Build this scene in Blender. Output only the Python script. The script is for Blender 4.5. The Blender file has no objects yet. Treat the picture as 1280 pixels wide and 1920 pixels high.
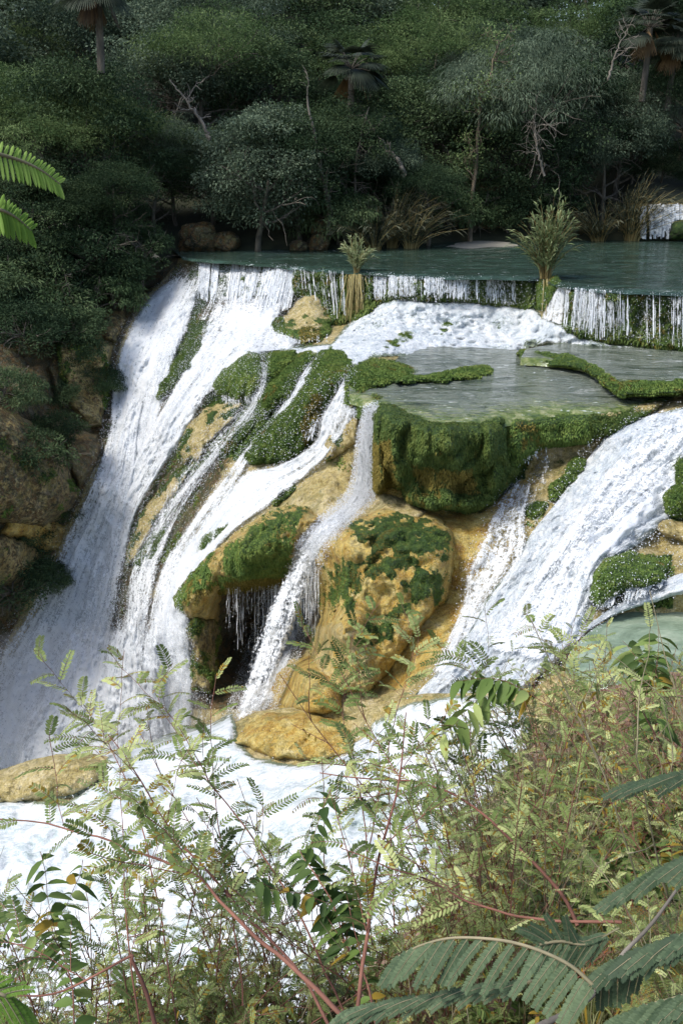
import bpy, math, random
import numpy as np
from mathutils import Vector, Matrix
# ------------------------------------------------------------------ camera, sky, sun, exposure
SC = bpy.context.scene
C = SC.collection
F = 35/36*1920
PITCH = math.radians(20)
CAM = np.array([0.0, 0.0, 4.2])
cam = bpy.data.objects.new('camera', bpy.data.cameras.new('camera'))
C.objects.link(cam); SC.camera = cam
cam.location = CAM; cam.rotation_euler = (math.pi/2 - PITCH, 0, 0)
cam.data.sensor_fit = 'VERTICAL'; cam.data.sensor_height = 36; cam.data.lens = 35
cam.data.clip_start = .05; cam.data.clip_end = 500
SUN_EL, SUN_AZ = math.radians(54), math.radians(-118)       # azimuth: clockwise from +Y, so the sun stands left and a little behind the camera
w = bpy.data.worlds.new('World'); SC.world = w; w.use_nodes = True
nt = w.node_tree; sky = nt.nodes.new('ShaderNodeTexSky')
sky.sky_type = 'NISHITA'; sky.sun_disc = False; sky.sun_elevation = SUN_EL; sky.sun_rotation = SUN_AZ
sky.dust_density = 2.0; sky.air_density = 1.0
bg = nt.nodes['Background']; bg.inputs['Strength'].default_value = .15
nt.links.new(sky.outputs[0], bg.inputs[0])
sun = bpy.data.objects.new('sun', bpy.data.lights.new('sun', 'SUN')); C.objects.link(sun)
sun.data.energy = 2.4; sun.data.angle = math.radians(14); sun.data.color = (1, .955, .89)
sd = Vector((math.sin(SUN_AZ)*math.cos(SUN_EL), math.cos(SUN_AZ)*math.cos(SUN_EL), math.sin(SUN_EL)))
sun.rotation_euler = sd.to_track_quat('Z', 'Y').to_euler()
SC.view_settings.view_transform = 'Standard'; SC.view_settings.look = 'None'
SC.view_settings.exposure = 0.55; SC.view_settings.gamma = 1
SC.cycles.max_bounces = 6; SC.cycles.transparent_max_bounces = 12; SC.cycles.diffuse_bounces = 2
SC.cycles.glossy_bounces = 2; SC.cycles.transmission_bounces = 3; SC.cycles.caustics_reflective = False
SC.cycles.caustics_refractive = False; SC.cycles.sample_clamp_indirect = 4
RNG = np.random.default_rng(7); random.seed(7)

# ------------------------------------------------------------------ helpers
def rays(px, py):
    px = np.asarray(px, float); py = np.asarray(py, float)
    u = (px-640)/F; v = (960-py)/F
    c, s = math.cos(PITCH), math.sin(PITCH)
    return np.stack([u, c + v*s, -s + v*c], -1)
def t_of_Y(px, py, Y): return Y/rays(px, py)[..., 1]
def t_of_z(px, py, z): return (z-CAM[2])/rays(px, py)[..., 2]
def W(px, py, t): return CAM + rays(px, py)*np.asarray(t)[..., None]
def wz(px, py, z): return W(px, py, t_of_z(px, py, z))
def wY(px, py, Y): return W(px, py, t_of_Y(px, py, Y))
def to_px(P):
    d = np.asarray(P) - CAM; c, s = math.cos(PITCH), math.sin(PITCH)
    f = d[..., 1]*c - d[..., 2]*s; u = d[..., 0]/f; v = (d[..., 1]*s + d[..., 2]*c)/f
    return 640+u*F, 960-v*F, f

def _h(i, j, k, seed):
    n = (i*374761393 + j*668265263 + k*2147483647*3 + seed*1274126177) & 0xffffffff
    n = ((n ^ (n >> 13))*1274126177) & 0xffffffff
    return ((n ^ (n >> 16)) & 0xffff)/65535.0
def vnoise(P, seed=0):
    P = np.asarray(P, float); I = np.floor(P).astype(np.int64); f = P-I; f = f*f*(3-2*f)
    r = 0
    for a in (0, 1):
        for b in (0, 1):
            for c in (0, 1):
                wgt = (f[..., 0] if a else 1-f[..., 0])*(f[..., 1] if b else 1-f[..., 1])*(f[..., 2] if c else 1-f[..., 2])
                r = r + wgt*_h(I[..., 0]+a, I[..., 1]+b, I[..., 2]+c, seed)
    return r*2-1
def fbm(P, oct=4, seed=0, gain=.5):
    P = np.asarray(P, float); r = 0; a = 1; s = 0
    for o in range(oct):
        r = r + a*vnoise(P*(2.03**o)+o*17.3, seed+o); s += a; a *= gain
    return r/s
def sm(a, b, x):
    x = np.clip((x-a)/(b-a), 0, 1); return x*x*(3-2*x)
def sdf(poly, X, Y):
    """signed distance in pixels, positive inside"""
    p = np.asarray(poly, float); q = np.roll(p, -1, 0)
    d = np.full(X.shape, 1e18); ins = np.zeros(X.shape, bool)
    for (x0, y0), (x1, y1) in zip(p, q):
        ex, ey = x1-x0, y1-y0; l2 = ex*ex+ey*ey+1e-9
        t = np.clip(((X-x0)*ex+(Y-y0)*ey)/l2, 0, 1)
        d = np.minimum(d, (X-x0-t*ex)**2+(Y-y0-t*ey)**2)
        if y1 != y0:
            cnd = ((y0 > Y) != (y1 > Y)) & (X < (x1-x0)*(Y-y0)/(y1-y0)+x0)
            ins ^= cnd
    d = np.sqrt(d); return np.where(ins, d, -d)
def spl(pts, n):
    """Catmull-Rom through pts, n samples"""
    p = np.asarray(pts, float); m = len(p)
    P = np.vstack([2*p[0]-p[1], p, 2*p[-1]-p[-2]])
    t = np.linspace(0, m-1-1e-6, n); i = t.astype(int); f = (t-i)[:, None]
    a, b, c, d = P[i], P[i+1], P[i+2], P[i+3]
    return .5*((2*b)+(-a+c)*f+(2*a-5*b+4*c-d)*f*f+(-a+3*b-3*c+d)*f**3)

def prop(o, label=None, cat=None, group=None, kind=None):
    if label: o['label'] = label
    if cat: o['category'] = cat
    if group: o['group'] = group
    if kind: o['kind'] = kind
    return o
def mesh(name, V, Fq, mat=None, attrs=None, uv=None, smooth=True, loops=None):
    """Fq: (n,3) or (n,4) int array, or list of such arrays"""
    if not isinstance(Fq, list): Fq = [Fq]
    Fq = [np.asarray(f, int) for f in Fq if len(f)]
    me = bpy.data.meshes.new(name); V = np.asarray(V, np.float32)
    me.vertices.add(len(V)); me.vertices.foreach_set('co', V.ravel())
    li = np.concatenate([f.ravel() for f in Fq]); tot = np.concatenate([np.full(len(f), f.shape[1]) for f in Fq])
    st = np.concatenate([[0], np.cumsum(tot)[:-1]])
    me.loops.add(len(li)); me.loops.foreach_set('vertex_index', li.astype(np.int32))
    me.polygons.add(len(tot)); me.polygons.foreach_set('loop_start', st.astype(np.int32)); me.polygons.foreach_set('loop_total', tot.astype(np.int32))
    me.update(calc_edges=True)
    if smooth: me.polygons.foreach_set('use_smooth', np.ones(len(tot), bool))
    for k, a in (attrs or {}).items():
        at = me.attributes.new(k, 'FLOAT', 'POINT'); at.data.foreach_set('value', np.asarray(a, np.float32).ravel())
    if uv is not None:
        l = me.uv_layers.new(name='UVMap'); l.data.foreach_set('uv', np.asarray(uv, np.float32)[li].ravel())
    if mat: me.materials.append(mat)
    me.validate(); me.update()
    return me
def link(name, me, parent=None, loc=None):
    o = bpy.data.objects.new(name, me); C.objects.link(o)
    if parent: o.parent = parent
    if loc is not None: o.location = loc
    return o
def empty(name, loc, label=None, cat=None, group=None):
    o = bpy.data.objects.new(name, None); C.objects.link(o); o.location = loc; o.empty_display_size = .2
    return prop(o, label, cat, group)
def grid_faces(nr, nc, keep=None):
    i = np.arange(nr*nc).reshape(nr, nc)
    f = np.stack([i[:-1, :-1], i[1:, :-1], i[1:, 1:], i[:-1, 1:]], -1).reshape(-1, 4)
    if keep is not None: f = f[keep.reshape(-1)[f].all(1)]
    return f
def compact(V, Fq, extra):
    used = np.unique(Fq); mp = np.full(len(V), -1); mp[used] = np.arange(len(used))
    return V[used], mp[Fq], {k: a[used] for k, a in extra.items()}

# ------------------------------------------------------------------ materials
class N:
    def __init__(s, name):
        s.m = bpy.data.materials.new(name); s.m.use_nodes = True; s.t = s.m.node_tree
        s.b = s.t.nodes['Principled BSDF']; s.o = s.t.nodes['Material Output']
    def n(s, ty, **k):
        x = s.t.nodes.new(ty)
        for a, v in k.items():
            if a[0] == '_': x.inputs[a[1:].replace('_', ' ')].default_value = v
            else: setattr(x, a, v)
        return x
    def l(s, a, b): s.t.links.new(a, b)
    def math(s, op, a, b=None, c=None, clamp=False):
        x = s.n('ShaderNodeMath', operation=op); x.use_clamp = clamp
        for i, v in enumerate((a, b, c)):
            if v is None: continue
            if isinstance(v, (int, float)): x.inputs[i].default_value = v
            else: s.l(v, x.inputs[i])
        return x.outputs[0]
    def noise(s, scale, detail=3, rough=.55, vec=None, dist=0):
        x = s.n('ShaderNodeTexNoise'); x.inputs['Scale'].default_value = scale; x.inputs['Detail'].default_value = detail
        x.inputs['Roughness'].default_value = rough; x.inputs['Distortion'].default_value = dist
        s.l(vec if vec is not None else s.obj(), x.inputs['Vector']); return x.outputs[0]
    def obj(s):
        if not hasattr(s, '_tc'): s._tc = s.n('ShaderNodeTexCoord')
        return s._tc.outputs['Object']
    def uv(s): s.obj(); return s._tc.outputs['UV']
    def mapv(s, v, scale):
        x = s.n('ShaderNodeMapping'); x.inputs['Scale'].default_value = scale; s.l(v, x.inputs['Vector']); return x.outputs[0]
    def attr(s, name): x = s.n('ShaderNodeAttribute'); x.attribute_name = name; return x.outputs['Fac']
    def ramp(s, fac, stops, interp='LINEAR'):
        x = s.n('ShaderNodeValToRGB'); x.color_ramp.interpolation = interp
        while len(x.color_ramp.elements) < len(stops): x.color_ramp.elements.new(.5)
        for e, (p, c) in zip(x.color_ramp.elements, stops):
            e.position = p; e.color = (*c, 1) if len(c) == 3 else c
        s.l(fac, x.inputs[0]); return x.outputs[0]
    def mix(s, f, a, b, mode='MIX'):
        x = s.n('ShaderNodeMix', data_type='RGBA', blend_type=mode)
        for i, v in ((0, f), (6, a), (7, b)):
            if isinstance(v, (int, float)): x.inputs[i].default_value = v
            elif isinstance(v, tuple): x.inputs[i].default_value = (*v, 1)
            else: s.l(v, x.inputs[i])
        return x.outputs[2]
    def bump(s, h, strength=.5, dist=.05, prev=None):
        x = s.n('ShaderNodeBump'); x.inputs['Strength'].default_value = strength; x.inputs['Distance'].default_value = dist
        s.l(h, x.inputs['Height'])
        if prev is not None: s.l(prev, x.inputs['Normal'])
        return x.outputs[0]
    def set(s, **k):
        for a, v in k.items():
            i = s.b.inputs[a.replace('_', ' ')]
            if isinstance(v, (int, float)): i.default_value = v
            elif isinstance(v, tuple): i.default_value = (*v, 1) if len(v) == 3 else v
            else: s.l(v, i)
        return s.m
    def mr(s, v, a, b, c=0., d=1.):
        x = s.n('ShaderNodeMapRange'); x.interpolation_type = 'SMOOTHSTEP'
        for i, q in enumerate((v, a, b, c, d)):
            if isinstance(q, (int, float)): x.inputs[i].default_value = q
            else: s.l(q, x.inputs[i])
        return x.outputs[0]

def mat_rock():
    k = N('travertine_rock')
    n1 = k.noise(.9, 5, .6); n2 = k.noise(7, 4, .6); n3 = k.noise(34, 3, .6)
    tan = k.ramp(k.math('ADD', k.math('MULTIPLY', n1, .5), k.math('MULTIPLY', n2, .5)), [(.34, (.24, .18, .055)), (.45, (.50, .40, .15)), (.54, (.66, .55, .28)), (.68, (.76, .68, .48))])
    org = k.ramp(k.noise(2.2, 5, .65), [(.30, (.28, .13, .02)), (.45, (.54, .34, .06)), (.57, (.68, .52, .15)), (.72, (.72, .61, .30))])
    clf = k.ramp(k.noise(1.6, 6, .7), [(.3, (.010, .012, .007)), (.42, (.035, .042, .016)), (.49, (.15, .075, .02)), (.54, (.055, .065, .025)), (.61, (.15, .12, .085)), (.7, (.25, .20, .165))])  # dark wet cliff rock, darkened further to stand for shade of overhead trees
    mos = k.ramp(k.noise(5, 4, .7), [(.3, (.015, .04, .012)), (.55, (.05, .095, .02)), (.75, (.13, .17, .035))])
    e = k.math('MULTIPLY', k.math('SUBTRACT', n2, .5), 1.1)
    def soft(a): return k.mr(k.math('ADD', k.attr(a), e), .35, .65)
    col = k.mix(soft('orange'), tan, org)
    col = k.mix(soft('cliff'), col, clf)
    col = k.mix(k.math('MULTIPLY', k.mr(k.noise(1.5, 6, .75), .50, .62), .55), col, (.17, .17, .05))
    col = k.mix(k.math('MULTIPLY', k.mr(n3, .56, .66), .55), col, (.16, .11, .04)); col = k.mix(k.math('MULTIPLY', k.mr(n3, .44, .36), .35), col, (.75, .70, .56))
    dr = k.noise(1, 4, .6, k.mapv(k.obj(), (7, 7, 1.1)), dist=.4)
    col = k.mix(k.math('MULTIPLY', k.mr(dr, .52, .66), .4), col, (.14, .10, .045))
    col = k.mix(soft('moss'), col, mos)
    vo = k.n('ShaderNodeTexVoronoi'); vo.inputs['Scale'].default_value = 9; k.l(k.obj(), vo.inputs['Vector'])
    vc = k.n('ShaderNodeTexVoronoi', feature='DISTANCE_TO_EDGE'); vc.inputs['Scale'].default_value = .85; wp = k.n('ShaderNodeVectorMath', operation='ADD'); nv = k.n('ShaderNodeTexNoise'); nv.inputs['Scale'].default_value = 1.6; nv.inputs['Detail'].default_value = 4; k.l(k.obj(), nv.inputs['Vector']); k.l(k.obj(), wp.inputs[0]); k.l(nv.outputs['Color'], wp.inputs[1]); k.l(wp.outputs[0], vc.inputs['Vector'])
    ck = k.math('MULTIPLY', k.mr(vc.outputs[0], .0, .05, 1., 0.), k.attr('cliff')); col = k.mix(k.math('MULTIPLY', ck, .8), col, (.015, .013, .01))
    bn = k.bump(n3, 1., .06, k.bump(dr, .5, .08, k.bump(vo.outputs[0], .45, .06, k.bump(n2, .9, .14))))
    k.set(Base_Color=col, Roughness=.5, Normal=bn); k.b.inputs['Specular IOR Level'].default_value = .35
    return k.m
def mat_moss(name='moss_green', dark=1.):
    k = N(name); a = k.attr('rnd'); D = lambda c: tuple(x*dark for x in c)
    n1 = k.noise(.8, 4, .6); n2 = k.noise(4.5, 3, .6)
    c1 = k.ramp(n1, [(.36, D((.055, .125, .025))), (.52, D((.14, .235, .04))), (.68, D((.32, .37, .075)))])
    c2 = k.ramp(n2, [(.3, D((.05, .12, .03))), (.5, D((.145, .245, .045))), (.72, D((.36, .40, .09)))])
    col = k.mix(.5, c1, c2)
    gold = k.attr('gold'); g = k.mr(k.math('ADD', gold, k.math('MULTIPLY', k.math('SUBTRACT', n2, .5), 1.6)), .4, .7)
    col = k.mix(g, col, k.ramp(a, [(0., (.12, .10, .015)), (.6, (.26, .19, .03)), (1., (.36, .23, .05))]))
    col = k.mix(k.math('MULTIPLY', a, .55), k.mix(.4, col, (.01, .02, .008)), k.mix(.35, col, (.24, .30, .08)))
    k.set(Base_Color=col, Roughness=.7); k.b.inputs['Specular IOR Level'].default_value = .25
    return k.m
def mat_fall():
    k = N('falling_water'); uv = k.uv(); d = k.attr('dens')
    a = k.noise(1, 3, .6, k.mapv(uv, (3.2, .42, 1)), dist=.5); b = k.noise(1, 3, .6, k.mapv(uv, (12, 2.2, 1)), dist=.4); c = k.noise(1, 3, .65, k.mapv(uv, (30, 16, 1)))
    g = k.noise(9, 4, .75, k.obj(), dist=.5)
    s = k.math('ADD', k.math('ADD', k.math('MULTIPLY', a, .24), k.math('MULTIPLY', b, .17)), k.math('ADD', k.math('MULTIPLY', c, .24), k.math('MULTIPLY', g, .35)))
    lo = k.math('SUBTRACT', .71, k.math('MULTIPLY', d, .40))
    al = k.mr(s, lo, k.math('ADD', lo, .11))
    col = k.ramp(s, [(.39, (.46, .53, .60)), (.45, (.70, .75, .79)), (.51, (.83, .86, .88)), (.57, (.89, .91, .92))])
    bn = k.bump(s, .8, .10)
    k.set(Base_Color=col, Roughness=.55, Normal=bn, Alpha=al); k.b.inputs['Specular IOR Level'].default_value = .3
    tr = k.n('ShaderNodeBsdfTranslucent'); tr.inputs[0].default_value = (.8, .86, .92, 1)
    tp = k.n('ShaderNodeBsdfTransparent'); m1 = k.n('ShaderNodeMixShader'); m2 = k.n('ShaderNodeMixShader')
    k.b.inputs['Alpha'].default_value = 1; k.t.links.remove(k.b.inputs['Alpha'].links[0])
    m1.inputs[0].default_value = .22; k.l(k.b.outputs[0], m1.inputs[1]); k.l(tr.outputs[0], m1.inputs[2])
    k.l(al, m2.inputs[0]); k.l(tp.outputs[0], m2.inputs[1]); k.l(m1.outputs[0], m2.inputs[2]); k.l(m2.outputs[0], k.o.inputs[0])
    return k.m
def mat_foam(name='foaming_water', tint=(.84, .87, .90), soft=False, flow=False):
    k = N(name); d = k.attr('dens')
    vec = k.obj() if not flow else k.mapv(k.uv(), (1.5, .6, 1))
    if soft:
        mp = k.n('ShaderNodeMapping'); mp.inputs['Rotation'].default_value = (0, 0, math.radians(40)); mp.inputs['Scale'].default_value = (.45, 1.1, 1); k.l(vec, mp.inputs['Vector']); vec = mp.outputs[0]
    a = k.noise(1.1, 5, .65, vec, dist=.6); b = k.noise(4 if soft else 6, 5, .62, vec, dist=1.6 if soft else .8); c = k.noise(26, 3, .7)
    s = k.math('ADD', k.math('ADD', k.math('MULTIPLY', a, .35), k.math('MULTIPLY', b, .4)), k.math('MULTIPLY', c, .25))
    lo = k.math('SUBTRACT', .72, k.math('MULTIPLY', d, .46))
    f = k.mr(s, lo, k.math('ADD', lo, .07))
    green = k.ramp(b, [(.3, (.10, .14, .09)), (.6, (.26, .30, .22))])
    col = k.mix(f, green, k.ramp(s, [(.38, (.33, .40, .45)), (.46, (.54, .60, .64)), (.53, (.72, .76, .78)), (.62, (.86, .87, .88))] if not soft else [(.36, (.26, .34, .34)), (.44, (.44, .50, .51)), (.51, (.60, .635, .65)), (.60, tint)]))
    bn = k.bump(b, .45, .16) if soft else k.bump(c, .5, .05, k.bump(b, .8, .2))
    k.set(Base_Color=col, Roughness=k.math('ADD', .12, k.math('MULTIPLY', f, .4)), Normal=bn, Alpha=k.mr(k.math('ADD', d, k.math('MULTIPLY', k.math('SUBTRACT', s, .5), 1.6)), .22, .36))
    k.b.inputs['Specular IOR Level'].default_value = .4
    return k.m
def mat_simple(name, c, rough=.6, spec=.4):
    k = N(name); k.set(Base_Color=c, Roughness=rough); k.b.inputs['Specular IOR Level'].default_value = spec; return k.m
def mat_pool(name, stops, rip=9, spots=.0, rough=.06):
    k = N(name); o = k.mapv(k.obj(), (.55, 1, 1))
    n1 = k.noise(.9, 6, .72, o, dist=1.2); n2 = k.noise(rip, 4, .6, k.mapv(k.obj(), (.4, 1, 1)), dist=.8); n3 = k.noise(rip*.25, 3, .5, k.mapv(k.obj(), (.45, 1, 1)))
    col = k.ramp(n1, stops)
    if name == 'shelf_pool_water':
        sh = k.mr(k.math('ADD', k.attr('shal'), k.math('MULTIPLY', k.math('SUBTRACT', n2, .5), 1.4)), .35, .8)
        col = k.mix(sh, col, k.ramp(k.noise(3.5, 5, .7), [(.35, (.05, .085, .02)), (.5, (.13, .17, .05)), (.62, (.27, .28, .14)), (.75, (.38, .38, .25))]))
    if spots:
        col = k.mix(k.math('MULTIPLY', k.mr(n2, .62, .72), spots), col, (.75, .8, .8))
    bn = k.bump(n2, .6, .06, k.bump(n3, .6, .14))
    k.set(Base_Color=col, Roughness=rough, Normal=bn); k.b.inputs['IOR'].default_value = 1.33
    return k.m
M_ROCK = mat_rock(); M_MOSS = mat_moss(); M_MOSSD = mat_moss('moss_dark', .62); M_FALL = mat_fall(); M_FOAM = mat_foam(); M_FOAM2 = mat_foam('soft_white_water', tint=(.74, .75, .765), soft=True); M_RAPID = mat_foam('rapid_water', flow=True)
M_DROP = mat_simple('white_spray', (.85, .88, .92), .4)
def mat_hillground():
    k = N('forest_soil'); n = k.noise(1.3, 5, .65)
    k.set(Base_Color=k.ramp(n, [(.35, (.012, .016, .008)), (.6, (.03, .035, .015))]), Roughness=.9); return k.m
M_SOIL = mat_hillground()
# ------------------------------------------------------------------ rock relief of the cascade (control points: pixel column, pixel row, distance)
def zt(px, py, z): return float(t_of_z(px, py, z))
def rbf_fit(pts):
    P = np.array([(p[0], p[1]) for p in pts], float)/500.0
    T = np.array([p[2] for p in pts], float); n = len(P)
    D = np.linalg.norm(P[:, None]-P[None], axis=-1)
    K = np.where(D > 0, D*D*np.log(D+1e-12), 0) + np.eye(n)*2e-4
    A = np.zeros((n+3, n+3)); A[:n, :n] = K; A[:n, n] = 1; A[:n, n+1:] = P; A[n, :n] = 1; A[n+1:, :n] = P.T
    s = np.linalg.solve(A, np.concatenate([T, np.zeros(3)]))
    def f(X, Y):
        sh = X.shape; Q = np.stack([X.ravel(), Y.ravel()], -1)/500.0; out = np.zeros(len(Q))
        for a in range(0, len(Q), 20000):
            q = Q[a:a+20000]; d = np.linalg.norm(q[:, None]-P[None], axis=-1)
            out[a:a+20000] = np.where(d > 1e-9, d*d*np.log(d+1e-12), 0)@s[:n] + s[n] + q@s[n+1:]
        return out.reshape(sh)
    return f
def cp(L): return [(a, b, float(t_of_Y(a, b, Y))) for a, b, Y in L]
PA = cp([(-250,484,47),(0,484,45),(150,484,45.5),(250,484,46),(310,484,45),(-250,560,42),(-100,560,41),(0,560,40),(150,560,41),(250,560,42.5),(320,520,43),(372,489,42.3),(430,492,41.8),(520,500,39.8),(560,505,38.9),
 (640,510,37.9),(760,520,36.6),(860,522,36.3),(1000,524,36.1),(1060,542,33.9),(1150,548,32.9),(1280,555,32.1),(1530,563,31.2),
 (560,600,37.6),(640,605,37.2),(700,575,37),(850,560,36.3),(1000,577,35.8),(1055,615,33.3),(1150,640,32.6),(1280,655,31.8),(1530,670,31),
 (690,945,25.4),(690,800,25.8),(655,745,27.3),(645,700,29.2),(600,760,28.7),(640,850,27),(600,900,26.5),(560,950,26),(660,900,26.2),
 (870,950,24.4),(760,935,24.5),(960,905,24.7),(1050,850,24.9),(1110,830,24.7),(800,870,24.6),(900,870,24.6),(740,870,24.9),
 (740,960,23.9),(700,1000,23.1),(620,1020,23.3),(780,1050,22),(840,1000,22.7),(700,1150,21.4),(620,1180,21.7),(800,1150,21.2),(620,1250,21.5),
 (720,1260,20.6),(900,970,23.6),(860,1100,21.9),(830,1200,20.2),(1000,930,23.6),(1060,880,24.2),(950,1050,21.7),(1000,1100,20.5),(1200,800,24.3),
 (1280,760,25),(1530,740,26),(1280,900,22.6),(1530,900,23),(1150,1000,21),(1250,1040,20.5),(1150,1130,18.9),(1280,1115,18.6),(1530,1100,18.6),
 (1000,1180,19),(850,1250,18.3),(900,1300,17.4),(700,1400,17.3),(600,1350,19.3),(560,1260,21.8),(470,1360,20.6),
 (500,1120,29.6),(450,1180,30.),(430,1250,28.6),(570,1140,28.6),(575,1200,27.),(500,1200,30.4),(500,1275,28),(350,1200,26.6),(380,1290,25.6),
 (300,700,37),(205,720,38),(400,600,39.3),(500,570,38.6),(500,640,36),(450,750,33),(350,800,33.5),(250,900,34),(150,1000,34),(300,1000,31.5),
 (400,900,30.5),(380,1030,28),(200,1200,31.5),(50,1300,31.5),(250,1300,29),(330,1130,27.4),(200,1420,28.5),(0,1450,30),(350,1330,26.5),
 (480,680,33),(540,700,31.5),(500,800,30),(440,850,30.5),(560,800,29),(600,675,31.3),(560,880,28),(470,1060,25.6),(540,1010,25.3),(450,1000,26.6),
 (100,700,36.5),(0,700,34),(180,650,38),(190,850,35.5),(100,900,33),(0,850,31.5),(0,1050,31),(100,1020,33.5),(-250,900,27),(-250,1300,27),(-250,680,31),(0,1250,32.3),
 (200,1600,27),(0,1600,28),(-250,1600,27),(450,1460,24),(600,1500,17.8),(900,1500,15.3),(1280,1500,13.2),(1530,1500,12.5),(900,1700,13.5),(1280,1700,11.5)])
PA += [(a, b, zt(a, b, z)) for a, b, z in [(960,685,-2.3),(800,655,-2.1),(1060,712,-2.3),(1010,700,-2.3),(700,645,-1.85),(870,797,-2.2),(725,768,-2.2),(1100,775,-2.2),(1200,765,-2.25),
 (1000,735,-2.15),(850,730,-2.15),(1150,690,-2.0),(1230,710,-2.05),(760,700,-2.1),(1150,1170,-4.85),(1280,1160,-4.85),(1200,1230,-4.9),(1280,1290,-4.95),(1000,1300,-5.5),(1530,1250,-4.9)]]
fA = rbf_fit(PA)
class Sheet:
    def __init__(s, x0, x1, y0, y1, st, f, amp=1., flat=None, seed=3):
        s.x0, s.y0, s.st = x0, y0, st
        xs = np.arange(x0, x1+st, st, dtype=float); ys = np.arange(y0, y1+st, st, dtype=float)
        s.X, s.Y = np.meshgrid(xs, ys); s.nr, s.nc = s.X.shape
        T = f(s.X, s.Y); P = W(s.X, s.Y, T)
        Q = P.copy(); Q[..., 2] *= .8
        d = .34*fbm(Q*.55, 3, seed) + .20*(1-2*np.abs(fbm(Q*1.3, 3, seed+9))) - .1 + .09*fbm(Q*3.2, 3, seed+20) + .06*fbm(Q*9, 3, seed+30) + .07*(.5-np.abs(fbm(Q*4.3, 3, seed+40)))
        if flat is not None: d = d*flat(s.X, s.Y)
        s.T = T - d*amp
    def t(s, px, py, off=0):
        gx = np.clip((np.asarray(px, float)-s.x0)/s.st, 0, s.nc-1.001); gy = np.clip((np.asarray(py, float)-s.y0)/s.st, 0, s.nr-1.001)
        i, j = gy.astype(int), gx.astype(int); fy, fx = gy-i, gx-j; T = s.T
        return (T[i, j]*(1-fx)+T[i, j+1]*fx)*(1-fy)+(T[i+1, j]*(1-fx)+T[i+1, j+1]*fx)*fy - off
    def P(s, px, py, off=0): return W(px, py, s.t(px, py, off))
# outlines (pixels of the 1280x1920 frame)
POLY_SHELF = [(650,742),(660,690),(700,672),(800,655),(960,672),(1110,690),(1165,742),(1290,748),(1290,760),(1215,765),(1165,790),(1110,790),(1050,772),(950,785),(870,800),(800,795),(725,768),(690,752)]
POLY_RTER = [(985,662),(1060,652),(1150,650),(1290,664),(1600,680),(1600,745),(1290,738),(1170,738),(1140,705),(1100,678)]
POLY_GREEN = [(1075,1215),(1110,1180),(1170,1150),(1230,1135),(1290,1120),(1600,1110),(1600,1330),(1290,1310),(1180,1290),(1100,1262)]
def flatA(X, Y):
    m = np.ones(X.shape)
    for p in (POLY_SHELF, POLY_RTER, POLY_GREEN): m = np.minimum(m, 1-sm(-14, 4, sdf(p, X, Y)))
    m = np.minimum(m, sm(505, 540, Y+np.clip(372-X, 0, 99)*0))      # calm near the dam crest
    return .08+.92*m
SA = Sheet(-250, 1530, 484, 1640, 4, fA, flat=flatA)
# near shelf in front: its far edge hides the deep plunge behind it
PB = cp([(-250,1455,20.3),(0,1447,20),(100,1420,19.7),(180,1418,19.5),(350,1400,19.6),(470,1338,20.2),(560,1335,19.6),(640,1345,19),(700,1330,18),(850,1300,16.8),(300,1500,18),(0,1550,18.3),
 (-250,1600,17.5),(600,1500,16),(300,1600,16.3),(0,1750,15.5),(-250,1800,14.5),(300,1900,13),(700,1700,12.5),(0,2040,12.6),(-250,2040,12),(300,2040,11.6),(800,1500,14.8),(1000,1400,14.5),(1000,1600,12),(700,2040,9.8),(1000,1900,9.8)])
fB = rbf_fit(PB)
SB = Sheet(-250, 1100, 1300, 2040, 5, fB, amp=.55, seed=50)
TOPB = np.array([(-250,1462),(0,1448),(60,1428),(110,1418),(170,1416),(210,1424),(250,1432),(300,1418),(350,1400),(400,1382),(440,1358),(480,1338),(540,1330),(600,1336),(650,1345),(700,1330),(760,1310),(850,1296),(950,1290),(1110,1290)], float)
bx = sdf(list(map(tuple, TOPB))+[(1110,2100),(-260,2100)], SB.X, SB.Y)
SB.T = SB.T + np.clip(-bx, 0, 60)**1.3*.035          # beyond the crest the rock turns down and away

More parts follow.
